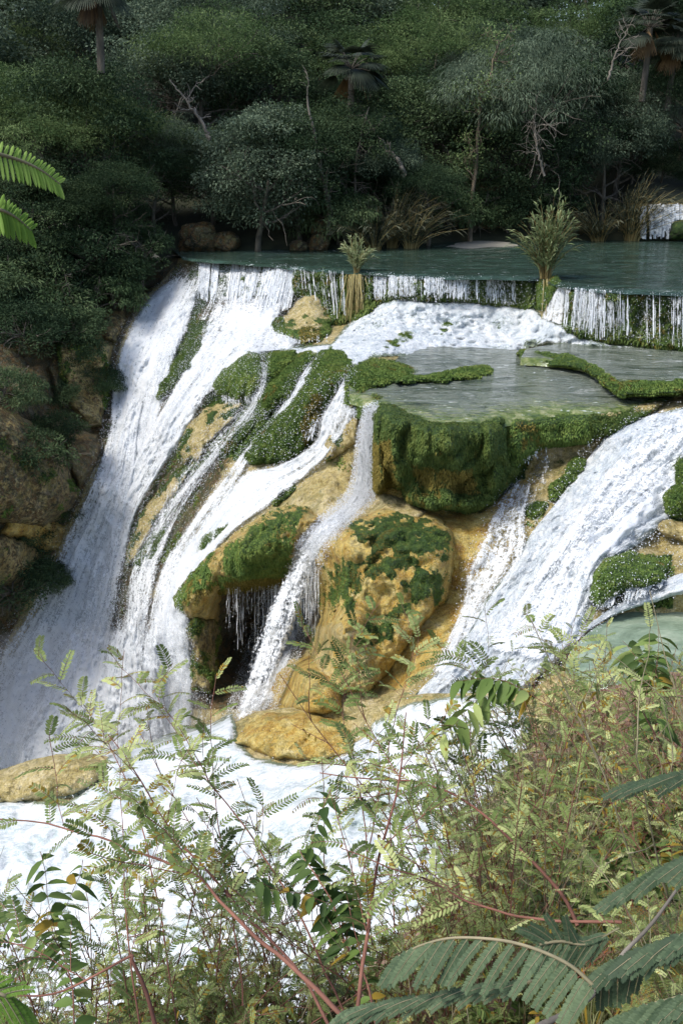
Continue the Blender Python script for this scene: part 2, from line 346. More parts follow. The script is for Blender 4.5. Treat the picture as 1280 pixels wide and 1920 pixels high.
def masks(S, table):
    out = {k: np.zeros(S.X.shape) for k in ('moss', 'orange', 'cliff')}
    for k, poly, soft, *vv in table:
        m = sm(-soft, soft, sdf(poly, S.X, S.Y))*(vv[0] if vv else 1); out[k] = np.maximum(out[k], m)
    return {k: v.ravel() for k, v in out.items()}
DAM = [(372,488),(430,491),(520,499),(560,503),(640,508),(700,512),(760,517),(860,520),(1002,521),(1004,578),(850,562),(740,556),(700,575),(645,608),(560,600),(540,560),(430,560),(372,540)]
DAMR = [(1062,536),(1100,541),(1150,545),(1290,551),(1600,562),(1600,672),(1290,656),(1150,641),(1090,631),(1056,615)]
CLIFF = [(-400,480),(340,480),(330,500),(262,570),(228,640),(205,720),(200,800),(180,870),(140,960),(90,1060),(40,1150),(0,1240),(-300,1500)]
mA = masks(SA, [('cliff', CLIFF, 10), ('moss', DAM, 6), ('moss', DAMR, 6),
 ('moss', [(395,655),(580,645),(670,670),(640,760),(570,860),(460,870),(400,850),(330,840),(380,780)], 30),
 ('moss', [(235,1050),(270,960),(355,860),(400,760),(450,760),(400,850),(330,930),(300,1010),(260,1070)], 10),
 ('moss', [(250,750),(300,640),(345,600),(400,600),(390,640),(340,700),(310,745)], 12),
 ('moss', [(310,640),(330,540),(372,490),(390,560),(340,650)], 12),
 ('moss', [(645,745),(650,690),(700,672),(800,690),(930,690),(930,712),(800,715),(720,765),(690,760)], 8),
 ('moss', [(590,1060),(660,1030),(760,1020),(840,1060),(835,1130),(760,1160),(690,1160),(640,1150),(600,1130)], 14),
 ('moss', [(740,880),(1000,850),(980,900),(900,960),(760,945)], 14),
 ('moss', [(1100,1040),(1260,1040),(1260,1140),(1100,1140)], 10),
 ('orange', [(690,920),(940,900),(990,860),(1010,900),(930,980),(890,1080),(850,1200),(760,1290),(640,1300),(580,1240),(600,1180),(800,1180),(830,1080),(830,1000),(760,960),(700,950)], 26),
 ('orange', [(400,1040),(470,1060),(540,1060),(470,1120),(400,1110)], 14),
 ('orange', [(480,1230),(620,1230),(660,1420),(440,1400)], 18),
 ('cliff', [(400,1110),(600,1060),(605,1180),(560,1240),(500,1330),(360,1330),(340,1170)], 10),
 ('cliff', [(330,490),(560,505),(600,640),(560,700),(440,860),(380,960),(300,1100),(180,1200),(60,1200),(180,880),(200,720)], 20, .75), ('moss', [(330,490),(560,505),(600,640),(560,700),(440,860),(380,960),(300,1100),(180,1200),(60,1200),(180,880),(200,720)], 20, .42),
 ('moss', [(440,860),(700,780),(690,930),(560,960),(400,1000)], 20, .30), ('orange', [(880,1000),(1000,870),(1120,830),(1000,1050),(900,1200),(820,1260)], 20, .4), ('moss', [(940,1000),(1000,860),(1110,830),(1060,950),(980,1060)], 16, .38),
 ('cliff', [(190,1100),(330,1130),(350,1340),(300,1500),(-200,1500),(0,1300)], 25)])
mB = masks(SB, [('orange', [(440,1330),(660,1335),(680,1420),(560,1430),(470,1410)], 20), ('orange', [(-50,1440),(200,1410),(180,1500),(0,1500)], 60)])
mB['orange'] *= .45
LIPL = np.array([(-300,484),(0,484),(150,484),(250,484),(300,484),(340,485),(372,488),(430,492),(520,500),(560,504),(640,509),(700,513),(760,518),(860,522),(1000,523),(1040,533),(1060,538),(1100,543),(1150,547),(1290,553),(1600,564)], float)
keepA = SA.Y > np.interp(SA.X, LIPL[:, 0], LIPL[:, 1])-3
V, Fq, ex = compact(W(SA.X, SA.Y, SA.T).reshape(-1, 3), grid_faces(SA.nr, SA.nc, keepA), mA)
g = link('cascade_rock_terrain', mesh('cascade_rock', V, Fq, M_ROCK, ex)); prop(g, kind='structure', label='tan and mossy travertine slope under the cascades')
keepB = bx > np.where(SB.X < 190, -8, -46)
crest = np.interp(SB.X, TOPB[:, 0], TOPB[:, 1])-4; Yw = np.maximum(SB.Y, crest); keepB = SB.Y > crest-SB.st*1.01
VB = W(SB.X, Yw, SB.t(SB.X, Yw)); first = np.argmax(keepB, axis=0); Vtop = VB[first, np.arange(SB.nc)]
g2 = np.stack([Vtop+[0, .02, -.02], Vtop+[0, .5, -.5], Vtop+[0, 1.2, -2.2], Vtop+[0, 1.4, -5]], 0); g2[..., 0] += 0
prop(link('near_rock_brink', mesh('near_brink', g2.reshape(-1, 3), grid_faces(4, SB.nc), M_ROCK)), 'far side of the low travertine shelf', kind='structure')
V, Fq, ex = compact(VB.reshape(-1, 3), grid_faces(SB.nr, SB.nc, keepB), mB)
# moss growing straight on the slope
def slope_moss(S, mk, n, name, label, seed, keep, thr=.5):
    P = W(S.X, S.Y, S.T); Nn = nrm_grid(P).reshape(-1, 3); V = P.reshape(-1, 3); Fg = grid_faces(S.nr, S.nc, keep); r = np.random.default_rng(seed)
    c = V[Fg].mean(1); m = mk[Fg].mean(1)+.55*fbm(c*1.7, 4, seed); w_ = sm(thr-.08, thr+.12, m); ar = np.linalg.norm(np.cross(V[Fg[:, 2]]-V[Fg[:, 0]], V[Fg[:, 3]]-V[Fg[:, 1]]), axis=1)
    pr = w_*np.clip(ar, 0, .05); fi = r.choice(len(Fg), n, p=pr/pr.sum()); u, v = r.random((2, n, 1)); a, b, cc, d = (V[Fg[fi, q]] for q in range(4))
    pp = (a*(1-u)+b*u)*(1-v)+(d*(1-u)+cc*u)*v
    prop(tufts(name, pp, Nn[Fg[fi, 0]], M_MOSS, (.035, .08), None, np.clip(.25+.5*fbm(pp, 2, seed+5), 0, 1), .5, seed), label, 'moss', kind='stuff')
g = link('near_rock_terrain', mesh('near_rock', V, Fq, M_ROCK, ex)); prop(g, kind='structure', label='low travertine shelf under the near white water')

# ------------------------------------------------------------------ bulging rocks and moss cushions laid on the relief
def nrm_grid(P):
    gu = np.gradient(P, axis=1); gv = np.gradient(P, axis=0); n = np.cross(gu, gv)
    n /= np.linalg.norm(n, axis=-1, keepdims=True)+1e-9
    s = np.sign((n*(CAM-P)).sum(-1, keepdims=True)); return n*s
def tufts(name, P, Nn, mat, size=(.035, .07), parent=None, gold=None, hang=.4, seed=1):
    """many little leaf faces: P centres, Nn normals"""
    r = np.random.default_rng(seed); n = len(P)
    s = r.uniform(size[0], size[1], n)[:, None]
    d = Nn + r.normal(0, .55, (n, 3)); d[:, 2] -= hang*r.random(n); d /= np.linalg.norm(d, axis=1, keepdims=True)
    a = np.cross(d, r.normal(0, 1, (n, 3))); a /= np.linalg.norm(a, axis=1, keepdims=True)+1e-9
    b = np.cross(d, a)
    c = P + Nn*s*.3
    t1 = c + d*s*.9 + b*s*.25; t1[:, 2] -= s[:, 0]*max(0, hang-.5)*2.2
    V = np.stack([c-a*s*.55-d*s*.3, c+b*s*.35, c+a*s*.55-d*s*.3, t1], 1).reshape(-1, 3)
    i = np.arange(n)[:, None]*4
    Fq = np.concatenate([i+[[0, 1, 3]], i+[[1, 2, 3]]])
    rnd = np.repeat(r.random(n), 4); at = {'rnd': rnd, 'gold': np.repeat(gold if gold is not None else np.zeros(n), 4)}
    return link(name, mesh(name, V, Fq, mat, at, smooth=False), parent)
def inflate(S, poly, thick, edge=25, st=3, nz=(.15, 2.2), vst=1., seed=5, off=0, lobes=0, sink=.06, moss_free=False):
    p = np.asarray(poly, float); x0, y0 = p.min(0)-8; x1, y1 = p.max(0)+8
    X, Y = np.meshgrid(np.arange(x0, x1, st), np.arange(y0, y1, st)); d = sdf(poly, X, Y)
    P0 = S.P(X, Y); Q = P0.copy(); Q[..., 2] *= vst
    d = d + 5*fbm(Q*3, 2, seed+3)
    k = np.clip(d/edge, 0, 1); prof = np.sqrt(np.clip(1-(1-k)**2, 0, 1))
    h = thick*prof
    h = h + nz[0]*fbm(Q*nz[1], 3, seed)*prof + nz[0]*.5*fbm(Q*nz[1]*3.5, 3, seed+5)*prof
    if moss_free: h = h + (.16*(.42-np.abs(fbm(Q*2.6, 3, seed+41)))+.09*(.4-np.abs(fbm(Q*6.5, 2, seed+43))))*prof
    if lobes: h = h + lobes*np.abs(fbm(Q*np.array([1.8, 1.8, .25]), 2, seed+11))*prof*2
    T = S.t(X, Y, off) - h + np.where(d < 0, sink+(-d)*.03+off*sm(0, 3, -d), 0)
    return X, Y, T, d, d > -5
def cushion(name, S, poly, thick, label=None, cat=None, group=None, edge=25, moss=1., mpoly=None, gpoly=None, lobes=0, n=None, dens=1500, size=(.028, .058),
            cliff=0, orange=0, mm=None, tmat=None, seed=5, nz=(.15, 2.2), off=0, st=3, hang=.4, gold_all=0, vst=1.):
    X, Y, T, d, keep = inflate(S, poly, thick, edge, st, nz, vst, seed, off, lobes, moss_free=moss < .5 or mpoly is not None)
    P = W(X, Y, T); V = P.reshape(-1, 3); Fq = grid_faces(*X.shape, keep)
    mm = np.full(X.shape, float(moss) if mpoly is None else 0.)
    if mpoly is None and 0 < moss < 1: mm = sm(.42, .72, moss+.9*fbm(P*1.5, 4, seed+31, .6))
    for q in (mpoly or []): mm = np.maximum(mm, sm(.42, .80, sm(-34, 30, sdf(q, X, Y))+.8*fbm(P*4.5, 3, seed+31, .6)))
    gg = np.full(X.shape, float(gold_all))
    for q in (gpoly or []): gg = np.maximum(gg, sm(-10, 10, sdf(q, X, Y)))
    at = {'moss': mm.ravel(), 'orange': np.full(V.shape[0], float(orange)), 'cliff': np.full(V.shape[0], float(cliff))}
    V2, F2, ex = compact(V, Fq, at)
    base = V2.mean(0); low = V2[:, 2].min(); base = np.array([base[0], base[1], low])
    e = empty(name, base, label, cat, group)
    link('rock', mesh('rock', V2-base, F2, M_ROCK, ex), e)
    Nn = nrm_grid(P).reshape(-1, 3)
    wgt = (mm*(d > 0)).ravel(); fa = Fq
    wf = wgt[fa].mean(1); ar = np.linalg.norm(np.cross(V[fa[:, 2]]-V[fa[:, 0]], V[fa[:, 3]]-V[fa[:, 1]]), axis=1)*.5
    prob = wf*ar
    if prob.sum()*dens > 5:
        nn = int(min(prob.sum()*dens, 45000)); r = np.random.default_rng(seed)
        fi = r.choice(len(fa), nn, p=prob/prob.sum()); u, v = r.random((2, nn, 1))
        a, b, c, dd = (V[fa[fi, q]] for q in range(4))
        pp = (a*(1-u)+b*u)*(1-v)+(dd*(1-u)+c*u)*v; ni = Nn[fa[fi, 0]]
        tufts('moss', pp-base, ni, tmat or M_MOSS, size, e, np.clip(gg.ravel()[fa[fi, 0]]+.55*sm(-.05, .5, fbm(pp*1.3, 4, seed+77, .6)), 0, 1), hang, seed)
    return e, (X, Y, T, d, P)

slope_moss(SA, mA['moss'], 52000, 'ground_moss', 'thin moss growing over the wet travertine slope', 5, keepA, .52)
# ------------------------------------------------------------------ moss cushions and boulders
G_M = 'mossy cushions on the cascade'
def cu(*a, **k): return cushion(*a, **k)
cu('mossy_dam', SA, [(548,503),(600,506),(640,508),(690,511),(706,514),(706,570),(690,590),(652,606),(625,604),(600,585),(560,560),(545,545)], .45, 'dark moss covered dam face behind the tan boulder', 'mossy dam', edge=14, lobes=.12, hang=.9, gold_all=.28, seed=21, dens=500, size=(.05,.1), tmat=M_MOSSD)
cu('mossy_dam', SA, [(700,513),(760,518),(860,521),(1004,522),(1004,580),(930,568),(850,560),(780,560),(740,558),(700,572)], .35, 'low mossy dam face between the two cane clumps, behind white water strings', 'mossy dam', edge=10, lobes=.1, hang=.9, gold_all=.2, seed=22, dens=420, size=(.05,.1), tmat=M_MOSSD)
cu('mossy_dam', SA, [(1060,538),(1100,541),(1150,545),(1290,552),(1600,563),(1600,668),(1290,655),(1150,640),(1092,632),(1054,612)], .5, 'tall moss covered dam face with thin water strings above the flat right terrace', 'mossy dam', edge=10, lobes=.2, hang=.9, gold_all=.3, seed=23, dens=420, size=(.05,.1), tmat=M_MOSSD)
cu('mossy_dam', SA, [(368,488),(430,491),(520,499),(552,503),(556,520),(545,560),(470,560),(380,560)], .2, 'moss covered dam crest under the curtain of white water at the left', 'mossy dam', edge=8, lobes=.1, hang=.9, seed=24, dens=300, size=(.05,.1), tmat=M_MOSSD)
cu('mossy_hump', SA, [(1004,522),(1020,516),(1045,520),(1052,535),(1040,555),(1025,578),(1008,576)], .6, 'round green moss hump under the tall cane clump, beside a narrow chute', 'moss hump', edge=16, hang=.7, seed=25)
cu('mossy_boulder', SA, [(520,612),(535,590),(556,562),(570,551),(590,550),(603,560),(612,580),(622,600),(620,622),(600,638),(575,641),(545,636),(527,628)], 1.0, 'tan travertine boulder with hanging moss skirt, at the foot of the upper dam', 'boulder', edge=34,
   mpoly=[[(520,612),(545,600),(560,612),(575,600),(590,615),(612,595),(624,605),(620,625),(600,640),(575,643),(545,638),(525,628)]], gpoly=[[(560,605),(600,605),(600,640),(560,640)]], hang=1., seed=26)
cu('mossy_boulder', SA, [(503,598),(515,592),(532,596),(548,606),(552,625),(530,632),(512,622),(503,610)], .55, 'small round dark green moss knob touching the tan boulder, beside the falling water', 'moss knob', edge=16, seed=27)
cu('mossy_mound', SA, [(395,722),(410,695),(440,672),(468,655),(486,660),(491,690),(486,725),(470,742),(440,748),(412,738)], 1.0, 'dome shaped bright green moss mound with a drip fringe, left of the thin chute', 'moss mound', edge=34, seed=28, hang=.8)
cu('mossy_mound', SA, [(502,660),(515,656),(556,656),(552,672),(535,692),(520,712),(505,706),(500,685)], .7, 'small wedge of green moss between two thin chutes, below the tan boulder', 'moss mound', edge=22, seed=29)
cu('mossy_ridge', SA, [(583,652),(562,664),(530,690),(505,722),(484,756),(482,775),(500,782),(520,760),(545,745),(560,712),(575,690),(592,668)], .7, 'long slim moss ridge between two diagonal chutes, above the travertine hollow', 'moss ridge', edge=20, seed=30)
cu('mossy_ridge', SA, [(600,655),(620,650),(645,660),(662,676),(655,700),(630,735),(605,770),(592,810),(560,850),(520,868),(470,869),(458,856),(480,822),(515,785),(545,752),(570,715),(585,680)], .9, 'largest moss ridge of the slope, running diagonally down to a rounded foot', 'moss ridge', edge=34, seed=31,
   gpoly=[[(575,760),(600,740),(595,800),(570,830),(560,800)]], nz=(.25, 2.0))
cu('mossy_ridge', SA, [(482,776),(455,788),(425,810),(408,835),(415,852),(440,845),(460,820),(480,800)], .5, 'small yellow green moss ridge on tan rock, beside the diagonal chute', 'moss ridge', edge=16, seed=32, gold_all=.25)
cu('mossy_ridge', SA, [(395,610),(372,625),(345,655),(318,690),(292,742),(300,752),(330,725),(360,690),(382,650)], .5, 'dark moss ridge standing out between the falling waters of the big left fall', 'moss ridge', edge=12, seed=33)
cu('travertine_ledge', SA, [(330,850),(345,800),(380,770),(430,752),(455,760),(440,785),(400,820),(370,862),(345,868)], .6, 'tan travertine ledge with sparse moss under the dome of moss', 'rock ledge', edge=20, moss=.45, dens=350, seed=34)
cu('travertine_ledge', SA, [(352,870),(330,885),(290,930),(262,970),(238,1030),(236,1060),(256,1050),(290,985),(325,930),(362,885)], .45, 'narrow brown and green rock rib between two branches of the left fall', 'rock rib', edge=10, moss=.55, dens=350, seed=35, gold_all=.3)
cu('mossy_ledge', SA, [(318,975),(290,1000),(262,1030),(252,1058),(262,1068),(290,1045),(312,1010)], .4, 'small dark moss ledge in the middle of the left fall', 'moss ledge', edge=10, seed=36)
cu('mossy_ledge', SA, [(440,980),(405,984),(372,1010),(358,1030),(372,1040),(405,1020)], .4, 'thin strip of green moss at the edge of the left fall, above the small hollow', 'moss ledge', edge=10, seed=37)
cu('travertine_overhang', SA, [(575,950),(530,948),(475,975),(430,1005),(395,1035),(360,1070),(325,1120),(330,1138),(355,1160),(380,1172),(408,1168),(414,1110),(440,1108),(465,1104),(500,1100),(530,1098),(548,1060),(562,1010),(600,975)], 1.2, 'mossy travertine overhang above the dark hollow, a yellow lobe hanging at its left end', 'rock overhang', edge=30, seed=38,
   mpoly=[[(575,955),(530,952),(478,985),(432,1020),(415,1060),(418,1106),(460,1106),(505,1102),(532,1090),(548,1040),(540,1000)], [(400,1035),(362,1068),(326,1118),(332,1140),(365,1120),(395,1080)]], gpoly=[[(420,1085),(535,1075),(535,1110),(418,1112)],[(355,1110),(412,1095),(412,1172),(350,1165)]], hang=.9, lobes=.25, orange=.55, nz=(.25, 1.8))
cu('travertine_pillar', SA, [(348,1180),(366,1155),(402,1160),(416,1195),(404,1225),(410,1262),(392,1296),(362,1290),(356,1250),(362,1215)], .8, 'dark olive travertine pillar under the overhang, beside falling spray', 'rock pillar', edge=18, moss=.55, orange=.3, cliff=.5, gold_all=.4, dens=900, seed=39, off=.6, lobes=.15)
# the big mossy shelf: three hanging banks of moss and its rim
cu('moss_bank', SA, [(642,742),(650,700),(672,682),(700,676),(762,684),(800,690),(804,700),(760,712),(720,722),(690,730),(676,752),(662,768),(648,760)], .35, 'thick green moss rim at the left back corner of the shelf pool', 'moss bank', edge=12, off=.25, seed=40, gold_all=.1, dens=1000)
cu('moss_bank', SA, [(800,704),(830,696),(860,688),(905,684),(925,690),(920,704),(880,710),(835,716),(800,714),(742,716),(760,706)], .22, 'narrow moss strip standing out of the middle of the shelf pool', 'moss bank', edge=8, off=1.1, seed=41, gold_all=.1, dens=1000)
cu('moss_bank', SA, [(660,752),(678,742),(700,735),(725,742),(722,752),(700,770),(690,790),(668,780)], .5, 'stepped green moss lobe left of the thin fall on the shelf corner', 'moss bank', edge=12, seed=42)
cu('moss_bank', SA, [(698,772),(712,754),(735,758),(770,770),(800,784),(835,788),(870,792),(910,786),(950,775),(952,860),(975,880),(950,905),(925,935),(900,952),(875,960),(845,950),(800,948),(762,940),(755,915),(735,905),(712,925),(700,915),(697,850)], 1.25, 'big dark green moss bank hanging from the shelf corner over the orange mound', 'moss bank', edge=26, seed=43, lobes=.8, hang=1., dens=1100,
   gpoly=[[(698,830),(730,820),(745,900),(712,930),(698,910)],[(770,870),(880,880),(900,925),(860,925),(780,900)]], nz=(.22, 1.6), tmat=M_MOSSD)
cu('moss_bank', SA, [(945,776),(985,770),(1030,763),(1060,764),(1105,778),(1112,800),(1108,825),(1080,830),(1050,832),(1010,838),(985,858),(968,880),(945,885)], .7, 'lower moss bank along the front of the shelf, with thin drips to the tan rock', 'moss bank', edge=14, seed=44, lobes=.3, hang=.9, dens=1000, gold_all=.12)
cu('moss_bank', SA, [(968,664),(985,657),(1012,657),(1060,664),(1092,672),(1118,688),(1145,705),(1160,716),(1290,714),(1600,716),(1600,742),(1290,738),(1165,742),(1140,728),(1118,708),(1090,690),(1030,684),(985,678)], .3, 'winding moss rim between the flat terrace and the shelf pool', 'moss bank', edge=8, off=1.75, seed=45, dens=800, gold_all=.15)
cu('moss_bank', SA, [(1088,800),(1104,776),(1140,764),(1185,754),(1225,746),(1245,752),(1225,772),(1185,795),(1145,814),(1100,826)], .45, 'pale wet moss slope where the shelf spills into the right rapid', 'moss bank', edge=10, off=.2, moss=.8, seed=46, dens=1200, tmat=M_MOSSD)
# mounds and small moss patches of the centre and the right
cu('travertine_mound', SA, [(598,1020),(640,985),(700,950),(760,950),(820,965),(848,1000),(852,1060),(842,1120),(800,1160),(770,1200),(730,1260),(700,1290),(655,1290),(612,1262),(585,1235),(582,1195),(600,1160),(592,1110),(588,1060)], .85, 'big yellow orange travertine mound with green moss patches below the mossy shelf', 'rock mound', edge=60, seed=47, moss=0,
   mpoly=[[(640,985),(760,955),(840,1000),(840,1050),(700,1030)],[(612,1070),(650,1048),(680,1065),(690,1040),(740,1035),(780,1050),(750,1080),(690,1085),(660,1140),(620,1135)],[(750,1085),(820,1060),(835,1090),(815,1130),(790,1130),(740,1165),(720,1160),(760,1120)],[(690,1160),(740,1165),(735,1200),(700,1200)]], orange=.62, nz=(.42, 1.0), dens=900, lobes=.3, size=(.016, .034), gold_all=.34)
cu('travertine_mound', SA, [(496,1300),(510,1260),(540,1240),(580,1232),(612,1242),(640,1262),(640,1330),(600,1340),(540,1330)], .7, 'smooth orange mound at the foot of the dark hollow', 'rock mound', edge=34, orange=.7, moss=0, dens=0, seed=48)
cu('travertine_mound', SB, [(440,1392),(462,1358),(500,1338),(560,1334),(620,1345),(655,1370),(668,1410),(600,1425),(520,1425)], .6, 'smooth yellow mound rising from the white water at the centre', 'rock mound', edge=30, orange=.8, moss=0, dens=0, seed=49)
cu('travertine_mound', SB, [(-200,1470),(-80,1460),(0,1447),(60,1430),(110,1418),(165,1416),(200,1428),(190,1460),(140,1490),(60,1500),(-100,1520)], .5, 'low tan mound at the brink of the plunge, white water round it', 'rock mound', edge=26, orange=.2, moss=0, dens=0, seed=51)
cu('mossy_mound', SA, [(1062,868),(1080,856),(1098,862),(1096,885),(1078,905),(1060,912),(1050,935),(1032,938),(1028,915),(1045,900),(1060,888)], .35, 'dark moss patch on tan rock at the edge of the right rapid', 'moss patch', edge=9, seed=52)
cu('mossy_mound', SA, [(985,945),(1005,938),(1028,945),(1020,965),(998,976),(984,965)], .25, 'small dark moss patch low on the tan rock between two streams', 'moss patch', edge=9, seed=53)
cu('mossy_mound', SA, [(510,935),(530,915),(552,908),(556,920),(535,938),(515,948)], .22, 'small moss patch on tan rock above the overhang', 'moss patch', edge=8, seed=54)
cu('mossy_boulder', SA, [(1255,870),(1268,855),(1300,848),(1400,840),(1400,980),(1290,975),(1250,965),(1238,945),(1245,920),(1262,905)], 1.1, 'round mossy boulder cut by the right edge, beside the rapid', 'boulder', edge=26, seed=55)
cu('travertine_ledge', SA, [(1222,985),(1240,968),(1290,972),(1400,975),(1400,1030),(1290,1022),(1245,1005)], .5, 'low tan ledge with moss on its rim under the round mossy boulder', 'rock ledge', edge=16, seed=56, moss=.35, dens=400)
cu('mossy_mound', SA, [(1112,1075),(1135,1042),(1180,1034),(1225,1045),(1250,1062),(1245,1085),(1200,1098),(1160,1108),(1125,1134),(1108,1120)], 1.15, 'mossy dome with thin veils of water in the right rapid', 'moss mound', edge=18, seed=57, hang=.8, lobes=.15)
cu('mossy_mound', SA, [(705,655),(730,635),(760,618),(778,622),(775,640),(745,652),(720,662)], .3, 'flat mossy rock splashed by white water above the shelf pool', 'moss patch', edge=10, seed=58, gold_all=.1)
cu('mossy_mound', SA, [(818,615),(835,598),(850,590),(855,605),(838,622),(835,638),(822,636)], .35, 'small green rock sticking out of the foam, below the stringy dam', 'moss patch', edge=8, seed=59)
cu('mossy_mound', SA, [(868,600),(885,585),(905,580),(925,588),(905,600),(880,608)], .3, 'low moss tuft in the foam nearest the stringy dam', 'moss patch', edge=8, seed=60)
cu('mossy_mound', SA, [(605,840),(620,800),(650,780),(672,785),(668,830),(640,850),(610,865)], .4, 'tan rock step with a trace of moss beside the shelf fall', 'rock step', edge=16, moss=.3, dens=250, seed=61)
cu('travertine_mound', SA, [(578,1215),(590,1175),(625,1155),(665,1165),(700,1190),(722,1225),(715,1270),(690,1300),(640,1300),(600,1275)], 1.0, 'lumpy pale yellow lobe at the lower left of the big mound', 'rock mound', edge=34, orange=.45, moss=.25, dens=500, gold_all=.4, seed=62, nz=(.35, 1.4), size=(.016, .034))
cu('travertine_mound', SA, [(690,935),(720,925),(770,942),(800,958),(790,985),(740,1000),(690,990),(655,1000),(640,985),(665,955)], .5, 'smooth pale lobe on top of the big mound, right under the moss bank', 'rock mound', edge=26, orange=.35, moss=.12, dens=300, gold_all=.4, seed=63, nz=(.25, 1.6), size=(.016, .034))
# left cliff
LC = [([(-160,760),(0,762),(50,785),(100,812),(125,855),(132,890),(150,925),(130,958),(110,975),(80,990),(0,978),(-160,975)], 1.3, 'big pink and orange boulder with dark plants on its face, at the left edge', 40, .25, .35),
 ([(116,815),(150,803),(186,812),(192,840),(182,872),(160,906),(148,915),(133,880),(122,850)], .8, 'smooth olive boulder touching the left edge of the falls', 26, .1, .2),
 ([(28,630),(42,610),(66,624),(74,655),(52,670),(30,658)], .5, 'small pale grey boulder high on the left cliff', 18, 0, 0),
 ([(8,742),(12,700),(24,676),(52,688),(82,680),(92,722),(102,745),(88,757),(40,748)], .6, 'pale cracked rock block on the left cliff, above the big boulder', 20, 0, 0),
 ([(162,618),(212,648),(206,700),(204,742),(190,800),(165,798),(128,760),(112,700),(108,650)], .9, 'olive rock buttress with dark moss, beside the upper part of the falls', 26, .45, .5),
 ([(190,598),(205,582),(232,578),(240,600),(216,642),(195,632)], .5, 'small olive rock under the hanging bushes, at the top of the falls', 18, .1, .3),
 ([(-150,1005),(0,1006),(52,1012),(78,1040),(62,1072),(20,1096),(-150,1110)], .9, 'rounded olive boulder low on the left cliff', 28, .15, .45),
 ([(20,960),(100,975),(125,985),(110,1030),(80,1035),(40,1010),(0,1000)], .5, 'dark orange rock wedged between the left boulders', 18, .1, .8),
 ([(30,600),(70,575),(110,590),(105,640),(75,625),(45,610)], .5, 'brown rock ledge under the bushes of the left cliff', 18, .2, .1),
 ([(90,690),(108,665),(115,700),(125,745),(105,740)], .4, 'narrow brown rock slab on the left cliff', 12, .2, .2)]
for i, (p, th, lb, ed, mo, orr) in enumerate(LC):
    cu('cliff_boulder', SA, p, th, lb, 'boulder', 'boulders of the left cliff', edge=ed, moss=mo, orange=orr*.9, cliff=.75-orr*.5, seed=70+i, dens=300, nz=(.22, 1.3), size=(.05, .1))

# ------------------------------------------------------------------ pools
def stripwater(name, front, back, z, mat, label, nf=160, nb=60, zfun=None):
    a = spl(front, nf); b = spl(back, nf); a[:, 1] += 1.6*fbm(np.stack([a[:, 0]*.05, a[:, 0]*0, a[:, 0]*0+z], -1), 3, 9)
    A = wz(a[:, 0], a[:, 1], z); B = wz(b[:, 0], b[:, 1], z); k = np.linspace(0, 1, nb)[:, None, None]
    V = A*(1-k)+B*k; V[..., 2] += .012*fbm(V*[1.2, 2.2, 1], 2, 4)
    V[..., 2] -= .22*np.exp(-np.linspace(0, 1, nb)[:, None]*26)*(name != 'river_water')
    if zfun: zfun(V)
    sh = np.exp(-np.linspace(0, 1, nb)[:, None]*4.5)*np.ones((1, nf)) if name != 'river_water' else np.zeros((nb, nf))
    o = link(name, mesh(name, V.reshape(-1, 3), grid_faces(nb, nf), mat, {'shal': sh.ravel()})); prop(o, label, kind='structure'); return o
M_UP = mat_pool('upper_river_water', [(.3, (.018, .032, .022)), (.5, (.03, .055, .040)), (.62, (.05, .095, .072)), (.8, (.12, .17, .13))], rip=7, spots=.5)
def brim(V):        # the water thins out and turns over at the dam crest
    k = np.linspace(0, 1, V.shape[0])[:, None]; V[..., 2] -= .10*np.exp(-k*90)
LIP = [(342,483),(372,487),(430,490),(520,498),(560,502),(640,507),(700,511),(760,516),(860,519),(1000,521),(1018,523),(1040,530),(1060,535),(1100,540),(1150,544),(1290,550),(1600,561)]
BACK = [(300,452),(330,450),(430,448),(520,447),(560,446),(640,446),(700,445),(760,444),(860,442),(1000,442),(1018,442),(1040,442),(1060,442),(1100,441),(1150,441),(1290,440),(1600,439)]
stripwater('river_water', LIP, BACK, 0.02, M_UP, 'dark teal river above the dams', zfun=brim)
M_SH = mat_pool('shelf_pool_water', [(.32, (.03, .042, .028)), (.44, (.075, .095, .07)), (.52, (.18, .20, .165)), (.58, (.10, .125, .10)), (.68, (.30, .32, .29))], rip=8, spots=.8, rough=.06)  # mottled bottom tones, plus streaked sky and forest reflections painted into the colour
stripwater('pool_water', [(655,742),(690,752),(725,768),(800,794),(870,799),(950,784),(1050,771),(1110,776),(1165,766),(1215,756),(1290,750),(1600,752)],
           [(652,690),(690,672),(725,660),(800,650),(870,650),(950,655),(1050,660),(1110,672),(1165,690),(1215,700),(1290,700),(1600,700)], -2.0, M_SH, 'shallow clear pool on the mossy shelf')
stripwater('pool_water', [(975,672),(1020,674),(1080,680),(1110,692),(1140,712),(1165,728),(1290,728),(1600,730)],
           [(985,655),(1020,648),(1080,642),(1110,644),(1140,648),(1165,650),(1290,660),(1600,672)], -1.74, M_SH, 'shallow grey green pool on the flat right terrace', nf=90, nb=30)
M_GR = mat_pool('green_pool_water', [(.3, (.10, .14, .09)), (.5, (.22, .29, .21)), (.65, (.34, .40, .30)), (.8, (.42, .44, .32))], rip=5, spots=.25, rough=.1)
stripwater('pool_water', [(1060,1240),(1090,1262),(1130,1282),(1200,1300),(1290,1320),(1600,1330)],
           [(1075,1212),(1110,1180),(1160,1152),(1220,1136),(1290,1118),(1600,1108)], -4.72, M_GR, 'pale green pool at the right, below the rapid', nf=80, nb=50)

